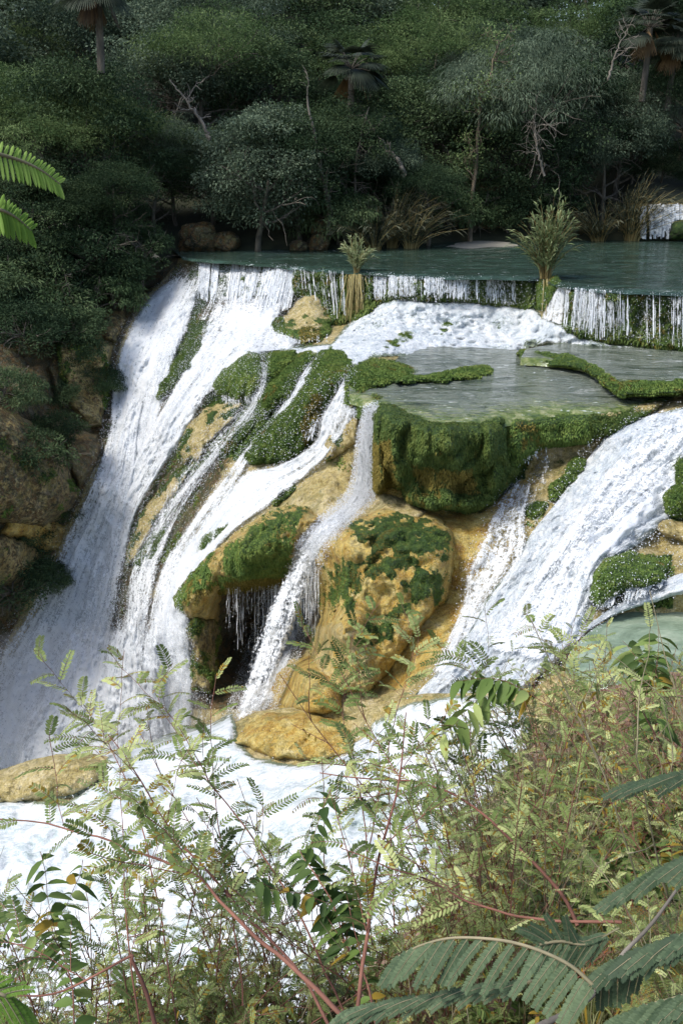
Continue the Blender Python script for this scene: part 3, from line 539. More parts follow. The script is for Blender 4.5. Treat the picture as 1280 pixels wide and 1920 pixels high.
# ------------------------------------------------------------------ falling and rushing water
SPR = []
def ribbon(S, L, R, off=.25, dens=.75, name='waterfall', label=None, mat=None, amp=.16, nu=None, step=4, edge=.16, fade=(.07, .04), spray=1., seed=1, free=False):
    m = 2+int(sum(math.dist(a, b) for a, b in zip(L[:-1], L[1:]))/step)
    wpx = max(math.dist(a, b) for a, b in zip(L, R)); nu = nu or max(8, int(wpx/3.5))
    a = spl(L, m)[:, None]; b = spl(R, m)[:, None]; u = np.linspace(0, 1, nu)[None, :, None]
    Q = a*(1-u)+b*u; X, Y = Q[..., 0], Q[..., 1]; T0 = S.t(X, Y)
    # water bridges the small hollows of the rock: smooth the relief it rides on, but never sink below it
    T = T0.copy()
    for _ in range(6):
        T[1:-1, 1:-1] = (T[:-2, 1:-1]+T[2:, 1:-1]+T[1:-1, :-2]+T[1:-1, 2:])/4
    if free:      # leaves the rock and falls through the air
        kf = np.linspace(0, 1, m)[:, None]; Tf = T0[0].mean()*(1-kf)+T0[-1].mean()*kf; T = np.minimum(T, Tf*np.ones_like(T0))
    T = np.minimum(T, T0)
    P = W(X, Y, T)
    wm = np.linalg.norm(P[:, 1:]-P[:, :-1], axis=-1).sum(1).mean(); v = np.concatenate([[0], np.cumsum(np.linalg.norm(np.diff(P[:, nu//2], axis=0), axis=1))])
    uu = (u[..., 0]*wm)*np.ones_like(X); vv = v[:, None]*np.ones_like(X)
    sp = np.stack([uu*1.6, vv*.35, np.full(X.shape, seed*7.)], -1); hp = np.stack([uu*6, vv*1.5, np.full(X.shape, seed*3.)], -1)
    tp = P*2.4
    h = amp*.7*fbm(sp, 3, seed)+amp*.2*fbm(hp, 2, seed+4)+amp*.9*(1-2*np.abs(fbm(tp, 4, seed+9, .6)))
    e = np.minimum(u[..., 0], 1-u[..., 0])*np.ones_like(X); ke = sm(0, edge, e)
    T = T-off*(.35+.65*ke)-h
    kv = np.linspace(0, 1, m)[:, None]
    D = dens+.20*fbm(np.stack([uu*.9, vv*.22, np.full(X.shape, seed*5.)], -1), 3, seed+2)
    D = D-(1-ke)*.42-.10*np.abs(fbm(P*1.1, 3, seed+40))+.03
    if fade[0]: D = D-(1-sm(0, fade[0], kv))*.5
    if fade[1]: D = D-(1-sm(0, fade[1], 1-kv))*.5
    V = W(X, Y, T)
    uvw = np.stack([uu, vv], -1)
    o = link(name, mesh(name, V.reshape(-1, 3), grid_faces(m, nu), mat or M_FALL, {'dens': D.ravel()}, uv=uvw.reshape(-1, 2)))
    prop(o, label, kind='structure')
    if spray > 0:
        r = np.random.default_rng(seed+100); ar = wm*v[-1]; n = int(ar*230*spray)
        iu = r.beta(.8, .8, n)*1.16-.08; iv = r.random(n)*(m-1)
        i = iv.astype(int); A = a[i, 0]; B = b[i, 0]; q = A*(1-iu[:, None])+B*iu[:, None]
        t = S.t(q[:, 0], q[:, 1])-off-np.abs(r.normal(0, .28, n))-.05
        SPR.append(W(q[:, 0]+r.normal(0, 2.5, n), q[:, 1]+r.normal(0, 3, n), t))
    return o
NW = [0]
def rb(L, R, **k):
    NW[0] += 1; k.setdefault('seed', NW[0]); return ribbon(k.pop('S', SA), L, R, **k)
# big left fall
rb([(340,500),(268,568),(228,640),(205,720),(199,800),(180,870),(138,965),(86,1068),(36,1158),(-20,1250),(-60,1470)],
   [(392,494),(372,565),(345,640),(318,715),(296,800),(272,895),(245,1000),(220,1100),(200,1200),(190,1300),(185,1470)], dens=.80, label='ragged outer sheet of the big left fall', edge=.12)
rb([(250,720),(225,800),(200,880),(160,970),(110,1070),(60,1160),(10,1250),(-30,1330),(-60,1470)],
   [(275,730),(262,810),(255,890),(235,990),(215,1090),(200,1190),(180,1290),(170,1370),(165,1470)], dens=.76, off=.5, label='inner veil of the big left fall')
rb([(376,492),(352,545),(325,600),(305,650),(285,700),(262,760),(240,830)], [(392,494),(375,555),(348,610),(325,665),(303,715),(283,775),(268,845)], dens=.66, off=.3, label='slim branch along the dark moss ridge')
rb([(395,540),(378,600),(350,670),(312,740),(268,820),(228,900),(190,985),(150,1080),(130,1180),(110,1300),(100,1470)],
   [(560,555),(512,625),(440,690),(392,745),(350,812),(308,880),(262,960),(238,1045),(225,1140),(215,1280),(215,1470)], dens=.84, off=.4, label='broad main stream of the left fall')
rb([(372,489),(376,520),(372,560),(355,600)], [(556,502),(556,530),(548,570),(520,620)], dens=.66, off=.25, label='white curtain falling from the left dam crest', nu=80, amp=.1)
rb([(470,600),(450,650),(405,690),(370,740)], [(560,585),(560,650),(500,656),(400,735)], dens=.78, off=.3, label='foaming run above the moss dome')
rb([(488,655),(490,700),(478,735),(446,785),(404,835),(352,895),(308,955),(268,1020),(235,1080),(225,1180),(200,1300),(195,1470)],
   [(506,657),(503,700),(492,745),(466,790),(425,842),(382,900),(345,960),(318,1020),(300,1085),(280,1180),(270,1300),(265,1470)], dens=.72, off=.25, label='thin chute widening below the moss dome', edge=.25)
rb([(585,664),(562,705),(530,755),(500,795),(452,848),(415,895),(375,945),(335,1005),(300,1060),(275,1150),(262,1280),(255,1470)],
   [(608,664),(580,710),(552,760),(520,800),(480,852),(450,900),(425,950),(385,1010),(355,1060),(330,1150),(330,1280),(330,1470)], dens=.76, off=.25, label='second diagonal chute between the moss ridges', edge=.22)
rb([(648,690),(630,735),(602,780),(588,830),(520,872),(462,885),(425,925),(385,975),(340,1035),(318,1090),(300,1180),(285,1290),(280,1470)],
   [(668,682),(662,745),(660,790),(630,835),(590,880),(545,915),(500,950),(448,990),(398,1045),(362,1105),(362,1180),(365,1290),(350,1420)], dens=.88, off=.34, label='wide bright stream sweeping over the centre slope', edge=.14)
rb([(320,1130),(300,1200),(280,1290),(270,1470)], [(345,1150),(360,1210),(385,1300),(400,1440)], dens=.5, off=.9, label='spray veil below the overhang', spray=1.5)
rb([(150,1100),(110,1190),(60,1290),(0,1380),(-40,1480)], [(330,1090),(320,1200),(330,1300),(350,1380),(380,1450)], dens=.76, off=1.1, label='misty lower veil of the left fall', amp=.3, fade=(.3, .1))
rb([(452,752),(420,775),(372,820),(335,870),(290,940),(255,1010),(235,1060)], [(500,770),(470,800),(425,850),(385,900),(345,960),(300,1020),(280,1075)], dens=.54, off=.75, label='thin broken veil over the tan ledges of the centre', spray=1.4, edge=.3)
rb([(395,610),(370,640),(340,690),(300,750),(270,820)], [(420,640),(395,680),(370,720),(330,780),(300,840)], dens=.52, off=.8, label='thin veil over the dark moss ridge', spray=1.4, edge=.3)
rb([(560,690),(530,740),(490,800),(440,850)], [(640,700),(610,760),(580,810),(520,868)], dens=.22, off=1.0, label='a few thin streams over the largest moss ridge', spray=.8, edge=.3)
rb([(420,670),(400,710),(380,750)], [(488,665),(488,710),(480,760)], dens=.26, off=1.1, label='light film over the moss dome', spray=.8, edge=.3)
# shelf fall
rb([(686,762),(676,800),(668,850),(660,905),(640,942),(588,985),(545,1040),(508,1110),(474,1200),(446,1290),(425,1365)],
   [(706,757),(701,800),(698,850),(696,905),(694,942),(648,985),(608,1035),(588,1105),(568,1190),(540,1270),(505,1345)], dens=.76, off=.35, label='slim fall from the shelf corner, fanning out over the hollow', spray=3.5, edge=.25)
rb([(648,925),(588,985),(538,1050),(502,1120),(470,1200),(442,1290),(420,1365)], [(694,925),(650,985),(608,1050),(584,1120),(556,1200),(528,1280),(498,1345)], dens=.66, off=.5, free=True, label='fan of white water falling free across the dark hollow', spray=4, edge=.3)
rb([(650,735),(640,745),(630,770)], [(668,765),(668,775),(668,790)], dens=.55, off=.3, label='small drip curtain by the moss rim', spray=.5)
# right rapid
rb([(1150,796),(1092,872),(1040,945),(995,1000),(960,1060),(905,1130),(852,1220),(780,1300),(700,1370),(600,1430)],
   [(1420,728),(1400,850),(1300,940),(1210,1010),(1140,1065),(1112,1130),(1085,1200),(1020,1260),(960,1330),(900,1430)], dens=.95, off=.35, label='wide white rapid rushing down at the right', mat=M_RAPID, amp=.22, fade=(.015, .02), spray=1., edge=.08)
rb([(1205,762),(1185,795),(1150,840),(1110,900),(1060,980),(1000,1060),(940,1140),(880,1220)], [(1420,735),(1400,850),(1300,930),(1200,1000),(1130,1060),(1100,1130),(1080,1190),(1020,1250)], dens=.74, off=.62, label='streaky upper layer of the right rapid', spray=.6)
rb([(1230,1000),(1180,1020),(1120,1060),(1100,1120),(1085,1160)], [(1420,1000),(1290,1045),(1250,1085),(1180,1120),(1110,1190)], dens=.36, off=1.1, label='thin veils over the mossy dome', spray=.8)
rb([(1420,1060),(1290,1072),(1230,1095),(1160,1130),(1110,1165),(1060,1200)], [(1420,1108),(1290,1112),(1220,1132),(1160,1150),(1110,1178),(1070,1215)], dens=.95, off=.35, label='foamy edge above the green pool', mat=M_RAPID, amp=.12, spray=.5)
rb([(960,880),(925,945),(895,1010),(868,1075),(862,1130),(835,1200),(800,1270)], [(1004,890),(990,960),(990,1030),(965,1090),(915,1140),(878,1200),(850,1270)], dens=.70, off=.25, label='thin ragged stream beside the orange rock', spray=1.)
rb([(1006,850),(985,900),(970,960)], [(1040,850),(1040,900),(1020,970)], dens=.52, off=.16, label='trickle over tan rock', spray=.3)
# chute by the moss hump, foam below the dams, near foam
rb([(1040,526),(1028,550),(1018,576),(1010,598)], [(1066,534),(1062,560),(1058,590),(1056,612)], dens=.72, off=.3, label='narrow chute between the two dams', spray=.8, amp=.08)

rb([(1068,541),(1067,600),(1066,618)], [(1300,553),(1300,610),(1300,652)], dens=.42, off=.66, label='thin broken film of water over the right dam', amp=.06, spray=1.)
rb([(700,514),(700,540),(700,566)], [(1000,523),(1000,550),(1000,576)], dens=.44, off=.5, label='thin broken film of water over the middle dam', amp=.05, spray=1.)
rb([(548,503),(550,545),(560,590)], [(625,508),(625,560),(625,600)], dens=.30, off=.6, label='thin film of water over the dark moss dam', amp=.05, spray=1.)
def foamsheet(S, poly, off, dens, label, amp=.18, seed=1, st=3, fade=18, scl=1., mat=None):
    p = np.asarray(poly, float); x0, y0 = p.min(0); x1, y1 = p.max(0)
    X, Y = np.meshgrid(np.arange(x0, x1+st, st), np.arange(y0, y1+st, st)); d = sdf(poly, X, Y)
    P = S.P(X, Y); Q = P*[1, 1.3, 1.6]*scl
    h = amp*(fbm(Q*.9, 3, seed)+.7*(1-2*np.abs(fbm(Q*2.2, 3, seed+3)))+.35*fbm(Q*6, 3, seed+6))
    k = sm(0, fade, d)
    T = S.t(X, Y)-off*k-h*k
    D = (dens+.25*fbm(Q*.8, 3, seed+8))*sm(-2, fade, d)
    V, Fq, ex = compact(W(X, Y, T).reshape(-1, 3), grid_faces(*X.shape, d > -3), {'dens': D.ravel()})
    o = link('white_water', mesh('white_water', V, Fq, mat or M_FOAM, ex)); prop(o, label, kind='structure')
    r = np.random.default_rng(seed); n = int(Fq.shape[0]*.12); f = r.integers(0, len(Fq), n)
    c = V[Fq[f]].mean(1); dv = CAM-c; dv /= np.linalg.norm(dv, axis=1, keepdims=True)
    SPR.append(c+dv*np.abs(r.normal(0, .10, n))[:, None]+np.array([0, 0, 1])*np.abs(r.normal(0, .14, n))[:, None]+r.normal(0, .05, (n, 3)))
foamsheet(SA, [(620,640),(640,612),(660,595),(690,575),(715,560),(750,552),(800,560),(860,560),(1002,572),(1020,590),(1056,606),(1090,628),(1150,640),(1290,655),(1600,672),(1600,690),(1290,676),(1150,660),(1060,650),(1000,655),(965,668),(930,682),(860,676),(800,672),(740,672),(700,674),(672,690),(640,690),(615,668),(560,668),(500,662),(490,650),(520,640),(570,645)], .22, .80, 'foaming run between the dams and the shelf pool', seed=3, amp=.30, fade=14)
foamsheet(SB, [(-250,1478),(0,1490),(120,1500),(185,1455),(196,1415),(240,1392),(300,1378),(350,1362),(400,1346),(440,1322),(455,1390),(480,1412),(560,1428),(670,1415),(690,1350),(760,1312),(850,1297),(950,1300),(1000,1340),(1000,1600),(960,1800),(900,2030),(-250,2030)], .2, .88, 'blinding white foam of the river below the cascades', amp=.24, seed=5, fade=22, st=4, scl=.62, mat=M_FOAM2)
foamsheet(SB, [(20,1470),(80,1450),(150,1440),(210,1430),(260,1440),(200,1500),(80,1510)], .12, .45, 'thin foam over the low tan mound', amp=.08, seed=6, fade=20, st=4)

def strands(S, top, bot, n, off=.5, wd=(.02, .06), label='thin strings of falling water', seed=1, ln=(.55, 1.), jit=2, name='waterfall'):
    r = np.random.default_rng(seed); a = spl(top, 200); b = spl(bot, 200); m = 9
    Vs, Fs, Ds, Us = [], [], [], []
    for q in range(n):
        u = r.random()
        for _ in range(6):
            if fbm(np.array([[u*n/22., seed*3.3, 0]]), 2, seed)[0] > -.32+.25*r.random(): break
            u = r.random()
        i = int(u*199); A = a[i]+r.normal(0, .6, 2); B = b[i]; l0 = max(0, r.normal(0.01, .09)); l1 = min(1, l0+r.uniform(*ln))
        k = np.linspace(l0, l1, m)[:, None]; c = A*(1-k)+B*k; c[:, 0] += np.cumsum(r.normal(0, .25, m))
        t = S.t(c[:, 0], c[:, 1])[0]*np.ones(m) if False else S.t(c[:, 0], c[:, 1])
        t = np.minimum.accumulate(t)-off*(.75+.25*r.random()); P = W(c[:, 0], c[:, 1], t)
        w_ = r.uniform(*wd)*(.6+.4*np.sin(np.linspace(.4, 2.9, m)))*.5
        side = np.array([1, 0, 0])+r.normal(0, .3, 3); V = np.stack([P-side*w_[:, None], P+side*w_[:, None]], 1).reshape(-1, 3)
        Fs.append(grid_faces(m, 2)+len(Vs)*m*2); Vs.append(V); Ds.append(np.repeat(np.clip(r.uniform(.45, .9)+.25*np.sin(np.arange(m)*1.7+q), .3, 1), 2))
        Us.append(np.stack([np.tile([0, .05], m)+q*.37, np.repeat(k[:, 0]*2, 2)], -1))
    o = link(name, mesh(name, np.concatenate(Vs), np.concatenate(Fs), M_FALL, {'dens': np.concatenate(Ds)}, uv=np.concatenate(Us))); prop(o, label, kind='structure')
    pts = np.concatenate(Vs); rr = r.integers(0, len(pts), n*5); SPR.append(pts[rr]+r.normal(0, .06, (n*5, 3)))
strands(SA, [(374,489),(430,491),(520,499),(556,503)], [(372,560),(420,575),(500,585),(545,580)], 420, .45, (.02, .075), 'dense water strings over the left dam', 1)
strands(SA, [(552,504),(600,507),(645,509)], [(556,545),(610,590),(650,600)], 34, .62, (.012, .03), 'a few thin strings over the dark moss dam', 2)
strands(SA, [(690,512),(760,518),(860,521),(1000,522)], [(690,565),(760,556),(860,562),(1000,578)], 480, .55, (.012, .04), 'white water strings over the low middle dam', 3)
strands(SA, [(1062,538),(1100,541),(1150,545),(1290,552),(1500,559)], [(1056,612),(1092,630),(1150,640),(1290,655),(1500,664)], 330, .72, (.010, .032), 'long thin water strings over the right dam', 4)
strands(SA, [(405,735),(440,745),(480,738)], [(405,752),(440,762),(482,756)], 60, .5, (.01, .025), 'drip fringe under the moss dome', 5)
strands(SA, [(415,1100),(500,1098),(530,1090)], [(415,1190),(500,1300),(530,1260)], 90, 1.6, (.004, .016), 'thin drips falling past the dark hollow', 6, ln=(.12, .9))
strands(SA, [(545,1060),(580,1055),(600,1070)], [(548,1220),(580,1220),(600,1200)], 60, 1.2, (.006, .016), 'thin drips at the right end of the hollow', 7, ln=(.3, .9))
strands(SA, [(950,850),(990,840),(1050,832),(1105,822)], [(955,885),(992,870),(1052,850),(1105,838)], 26, .6, (.012, .03), 'short drips under the lower moss bank', 8)
strands(SA, [(1120,1075),(1160,1090),(1210,1085),(1248,1075)], [(1108,1135),(1150,1140),(1200,1122),(1240,1100)], 150, .75, (.015, .045), 'thin strings over the mossy dome', 9)
strands(SA, [(645,750),(668,765)], [(640,778),(668,785)], 40, .5, (.015, .04), 'drip fringe beside the shelf fall', 10)
strands(SA, [(520,618),(560,636),(615,625)], [(520,632),(560,648),(615,640)], 50, 1., (.012, .03), 'drip fringe under the tan boulder', 11)
strands(SA, [(320,540),(345,560)], [(296,640),(320,650)], 40, .4, (.02, .05), 'thin strings on the rock of the left fall', 12)
strands(SA, [(570,790),(600,785)], [(560,830),(590,825)], 30, .8, (.012, .03), 'drip fringe on the largest moss ridge', 13)
def droplets(P, smin, smax, name, label, seed=3):
    r = np.random.default_rng(seed); n = len(P); s = (smin+(smax-smin)*r.random(n)**3)[:, None, None]
    base = np.array([[1, 0, -.7], [-1, 0, -.7], [0, 1, .7], [0, -1, .7]])*.6
    R = r.normal(0, 1, (n, 3, 3)); Q = np.linalg.qr(R)[0]
    V = P[:, None]+np.einsum('vj,njk->nvk', base, Q)*s
    i = np.arange(n)[:, None, None]*4; Fq = (i+np.array([[0, 1, 2], [0, 3, 1], [0, 2, 3], [1, 3, 2]])).reshape(-1, 3)
    o = link(name, mesh(name, V.reshape(-1, 3), Fq, M_DROP)); prop(o, label, 'water spray', kind='stuff')
SPRAY_DONE=droplets(np.concatenate(SPR), .006, .028, 'water_spray', 'fine white droplets flying off the falls')

# mist hanging at the foot of the big fall
def mat_mist():
    k = N('mist'); k.t.nodes.remove(k.b); v = k.n('ShaderNodeVolumePrincipled'); v.inputs['Density'].default_value = .06; v.inputs['Color'].default_value = (.93, .95, 1, 1); v.inputs['Anisotropy'].default_value = .2
    k.l(v.outputs[0], k.o.inputs['Volume']); return k.m
M_MIST = mat_mist()
def mist(px, py, t, rx, ry, rz, lb):
    u, v = np.meshgrid(np.linspace(0, 2*np.pi, 33)[:-1], np.linspace(0.02, np.pi-.02, 18)); D = np.stack([np.cos(u)*np.sin(v), np.sin(u)*np.sin(v), np.cos(v)], -1)*[rx, ry, rz]
    i = np.arange(18*32).reshape(18, 32); j = np.roll(i, -1, 1); Fq = np.stack([i[:-1], i[1:], j[1:], j[:-1]], -1).reshape(-1, 4)
    o = link('mist', mesh('mist', D.reshape(-1, 3), Fq, M_MIST), loc=W(px, py, t)); prop(o, lb, kind='stuff')
mist(140, 1370, 29, 4.2, 2.0, 3.4, 'soft mist at the foot of the big left fall')
mist(300, 1400, 24.5, 2.0, 1.0, 1.2, 'small cloud of mist below the overhang')
# ------------------------------------------------------------------ forest side: land, shore, trees
def land_z(X, Y):
    Ys = np.interp(X, [-60, -8, -1, 2, 5, 14, 30, 60], [45.2, 45.2, 45.8, 46.6, 49.4, 50.6, 50.6, 50.6])
    d1 = Y-Ys; d2 = np.where(Y > 36, (-8.1-X), -5)
    d = np.maximum(d1, d2*np.where(Y < 46, 1, 1))
    z = np.where(d > 0, .25*(1-np.exp(-d*3))+.27*np.clip(d, 0, 60), np.maximum(-1.2, d*.8))
    step = sm(14.3, 14.9, X)*sm(50.3, 50.9, Y)*(Y < 80)
    z = z+1.55*step*np.exp(-np.clip(Y-51, 0, 99)*.05)
    z = z-np.where(Y < 39.5, (39.5-Y)*1.2, 0)
    return z+.25*fbm(np.stack([X*.4, Y*.4, 0*X], -1), 3, 12)*(d > .5)
gx, gy = np.meshgrid(np.arange(-62, 62, .6), np.arange(36, 112, .6)); gz = land_z(gx, gy)
qx, qy, _q = to_px(np.stack([gx, gy, gz], -1)); keep = (gz > -1.1) & ~((qx < 350) & (qy > np.interp(qx, LIPL[:, 0], LIPL[:, 1])+2) & (gx < -7.4)) & ~((gx < -5.5) & (gy < 44.2))
V, Fq, _ = compact(np.stack([gx, gy, gz], -1).reshape(-1, 3), grid_faces(*gx.shape, keep), {})
prop(link('ground', mesh('ground', V, Fq, M_SOIL)), 'dark forest floor rising behind the river', kind='structure')

def mat_leaf(name, lo, mid, hi, trans=.25, yellow=.0, spec=.3):
    k = N(name); a = k.attr('rnd'); oi = k.n('ShaderNodeObjectInfo')
    n = k.noise(.55, 2, .5)
    f = k.math('ADD', k.math('MULTIPLY', a, .55), k.math('MULTIPLY', n, .6)); f = k.math('ADD', f, k.math('MULTIPLY', k.math('SUBTRACT', oi.outputs['Random'], .5), .35))
    col = k.ramp(f, [(.22, lo), (.55, mid), (.9, hi)])
    if yellow:
        col = k.mix(k.mr(a, 1-yellow, 1-yellow+.01), col, (.32, .22, .03))
    k.set(Base_Color=col, Roughness=.65); k.b.inputs['Specular IOR Level'].default_value = spec
    tr = k.n('ShaderNodeBsdfTranslucent'); k.l(col, tr.inputs[0]); m = k.n('ShaderNodeMixShader'); m.inputs[0].default_value = trans
    k.l(k.b.outputs[0], m.inputs[1]); k.l(tr.outputs[0], m.inputs[2]); k.l(m.outputs[0], k.o.inputs[0]); return k.m
def mat_bark(name, a, b):
    k = N(name); n = k.noise(6, 4, .6, k.mapv(k.obj(), (1, 1, .3)))
    k.set(Base_Color=k.ramp(n, [(.35, a), (.65, b)]), Roughness=.85, Normal=k.bump(n, .6, .03)); return k.m
M_BARK = mat_bark('grey_bark', (.045, .04, .03), (.15, .13, .10)); M_PALE = mat_bark('pale_bark', (.09, .08, .065), (.24, .21, .17))
M_L = {'dark': mat_leaf('dark_leaf', (.013, .028, .013), (.034, .062, .029), (.095, .14, .062), spec=.12),
       'mid': mat_leaf('mid_leaf', (.018, .038, .016), (.056, .095, .040), (.165, .22, .10), spec=.12),
       'light': mat_leaf('light_leaf', (.024, .050, .016), (.076, .13, .045), (.215, .29, .115), .3, spec=.12),
       'grey': mat_leaf('grey_leaf', (.022, .040, .025), (.068, .10, .063), (.185, .24, .155), spec=.12)}
def tube(pts, rad, ns=6):
    P = np.asarray(pts, float); r = np.asarray(rad, float); n = len(P)
    T = np.gradient(P, axis=0); T /= np.linalg.norm(T, axis=1, keepdims=True)+1e-9
    up = np.array([.31, .95, .1]); A = np.cross(T, up); A /= np.linalg.norm(A, axis=1, keepdims=True)+1e-9; B = np.cross(T, A)
    an = np.arange(ns)/ns*2*np.pi
    V = P[:, None]+r[:, None, None]*(A[:, None]*np.cos(an)[None, :, None]+B[:, None]*np.sin(an)[None, :, None])
    i = np.arange(n-1)[:, None]*ns; j = np.arange(ns)[None]; k = (j+1) % ns
    return V.reshape(-1, 3), np.stack([i+j, i+k, i+ns+k, i+ns+j], -1).reshape(-1, 4)
class Acc:
    def __init__(s): s.V, s.F, s.A, s.n = [], {}, {}, 0
    def add(s, V, Fq, **at):
        V = np.asarray(V, float).reshape(-1, 3); Fq = np.asarray(Fq)
        s.F.setdefault(Fq.shape[1], []).append(Fq+s.n); s.V.append(V); s.n += len(V)
        for k in set(s.A) | set(at):
            s.A.setdefault(k, []); v = at.get(k, 0.); s.A[k].append(np.broadcast_to(np.asarray(v, float).ravel(), (len(V),)) if np.ndim(v) == 0 or len(np.ravel(v)) in (1, len(V)) else v)
    def tube(s, p, r, ns=6, **at): s.add(*tube(p, r, ns), **at)
    def mesh(s, name, mat, smooth=True):
        return mesh(name, np.concatenate(s.V), [np.concatenate(f) for f in s.F.values()], mat, {k: np.concatenate(v) for k, v in s.A.items()}, smooth=smooth)
def leafquads(P, D, L, Wd, r, rnd, acc, droop=.0):
    """diamond leaves at P pointing along D (n,3), length L, width Wd"""
    n = len(P); D = D/(np.linalg.norm(D, axis=1, keepdims=True)+1e-9)
    sd = np.cross(D, r.normal(0, 1, (n, 3))*[.6, .6, 1]+[0, 0, .6]); sd /= np.linalg.norm(sd, axis=1, keepdims=True)+1e-9
    L = np.broadcast_to(L, (n,))[:, None]; Wd = np.broadcast_to(Wd, (n,))[:, None]
    tip = P+D*L; tip[:, 2] -= droop*L[:, 0]
    m = P+D*L*.45+np.cross(D, sd)*L*.06
    V = np.stack([P, m+sd*Wd*.5, tip, m-sd*Wd*.5], 1).reshape(-1, 3)
    i = np.arange(n)[:, None]*4
    acc.add(V, np.concatenate([i+[[0, 1, 2, 3]]]), rnd=np.repeat(rnd, 4))
def branch(r, p0, d, L, r0, r1, n=7, wob=.18, grav=0.):
    P = [np.array(p0, float)]; d = np.array(d, float); d /= np.linalg.norm(d)
    for i in range(n):
        d = d+r.normal(0, wob, 3); d[2] += grav; d /= np.linalg.norm(d); P.append(P[-1]+d*L/n)
    return np.array(P), np.linspace(r0, r1, n+1)
def proto_tree(seed, H=8., cr=(2.8, 2.8, 2.4), cz=5.2, nclump=110, per=120, leaf=(.13, .07), clump=.62, mat='mid', kind='broad', trunk=True, bark=None, droop=.15, under=.25):
    r = np.random.default_rng(seed); tr = Acc(); cr = np.array(cr); cen = np.array([r.normal(0, .4), r.normal(0, .4), cz])
    P, R = branch(r, (0, 0, -.8), (r.normal(0, .12), r.normal(0, .12), 1), cz+1.2, .16*H/8+.05, .06, 8, .10); tr.tube(P, R, 7)
    ends = []
    for q in range(10):
        k = r.integers(3, 8); a = r.random()*2*np.pi; d = np.array([math.cos(a), math.sin(a), r.uniform(.1, .9)])
        B, Rb = branch(r, P[k], d, cr[0]*r.uniform(.7, 1.05), R[k]*.6, .02, 7, .2); tr.tube(B, Rb, 5)
        for z in range(3):
            kk = r.integers(2, 7); B2, R2 = branch(r, B[kk], d+r.normal(0, .7, 3), cr[0]*.5, Rb[kk]*.6, .01, 5, .25); tr.tube(B2, R2, 4)
    lf = Acc(); lobes = r.normal(0, 1, (7, 3)); lobes /= np.linalg.norm(lobes, axis=1, keepdims=True); la = r.uniform(.0, .38, 7)
    d = r.normal(0, 1, (nclump, 3)); d /= np.linalg.norm(d, axis=1, keepdims=True); d[:, 2] = np.where(d[:, 2] < -under, -d[:, 2]*.7, d[:, 2])
    rad = r.uniform(.45, 1.02, nclump)**.5*(1+(np.clip(d@lobes.T, .4, 1)-.4)@la*1.4-.15)
    cc = cen+d*rad[:, None]*cr
    cs = clump*r.uniform(.6, 1.35, nclump)
    for c, s, dd in zip(cc, cs, d):
        n = int(per*s/clump); q = r.normal(0, 1, (n, 3)); q /= np.linalg.norm(q, axis=1, keepdims=True); q[:, 2] = np.abs(q[:, 2])*np.where(r.random(n) < .75, 1, -1)
        p = c+q*[1.25, 1.25, .62]*s*(r.random((n, 1))**.33)
        D = q+r.normal(0, .5, (n, 3))+[0, 0, -droop]
        leafquads(p, D, leaf[0]*r.uniform(.7, 1.3, n), leaf[1]*r.uniform(.7, 1.2, n), r, np.clip(r.normal(.5, .26)+r.normal(0, .07, n)+(q[:, 2])*.08, 0, 1), lf, droop)  # clump shading put into leaf tone: varies per clump, upper leaves lighter
    return tr.mesh('trunk', bark or M_BARK), lf.mesh('crown', M_L[mat], smooth=False), H
PT = {
 'broad': [proto_tree(1, mat='grey', nclump=105, per=170, leaf=(.14, .085), clump=.78), proto_tree(2, mat='mid', cr=(3.1, 3.1, 2.4), nclump=110, per=180, leaf=(.13, .075), clump=.8), proto_tree(3, mat='dark', cr=(2.6, 2.6, 3.2), cz=4.6, nclump=110, per=160, leaf=(.14, .08), clump=.8, under=.7)],
 'feather': [proto_tree(4, mat='light', cr=(3.4, 3.4, 1.9), cz=5.6, nclump=150, per=150, leaf=(.15, .035), clump=.55), proto_tree(5, mat='grey', cr=(3.2, 3.2, 2.6), cz=5., nclump=150, per=150, leaf=(.19, .03), clump=.6, droop=.5), proto_tree(6, mat='dark', cr=(3., 3., 2.6), cz=4.9, nclump=140, per=140, leaf=(.15, .04), clump=.6)],
 'low': [proto_tree(21, mat='dark', H=6., cr=(2.6, 2.6, 2.7), cz=3., nclump=110, per=150, leaf=(.14, .08), clump=.7, under=.95), proto_tree(22, mat='mid', H=6., cr=(2.8, 2.8, 2.5), cz=3.1, nclump=110, per=150, leaf=(.14, .07), clump=.72, under=.95, droop=.3)],
 'round': [proto_tree(23, mat='grey', H=6.2, cr=(2.95, 2.3, 2.75), cz=3.35, nclump=190, per=150, leaf=(.13, .075), clump=.6, under=.9, bark=None)],
 'bush': [proto_tree(7, H=3., mat='dark', cr=(1.7, 1.7, 1.3), cz=1.3, nclump=60, per=110, leaf=(.15, .06), clump=.42, under=.8), proto_tree(8, H=3., mat='mid', cr=(1.8, 1.8, 1.1), cz=1.2, nclump=60, per=110, leaf=(.16, .05), clump=.42, under=.8, droop=.4)]}
ROWS = {}
def plant(kind, i, name, X, Y, Hh, row=None, z=None, rz=None, wide=1., label=None, cat='tree', group=None, tilt=0):
    tm, cm, H0 = PT[kind][i]; z = float(land_z(np.array(X), np.array(Y))) if z is None else z
    e = empty(name, (X, Y, z), label, cat, group or 'trees of the far bank')
    s = Hh/H0; e.scale = (s*wide, s*wide, s); e.rotation_euler = (random.uniform(-.05, .05), tilt, rz if rz is not None else random.uniform(0, 6.28))
    link('trunk', tm, e); link('crown', cm, e)
    if row: ROWS.setdefault(row, []).append((X/Y, e))
    return e
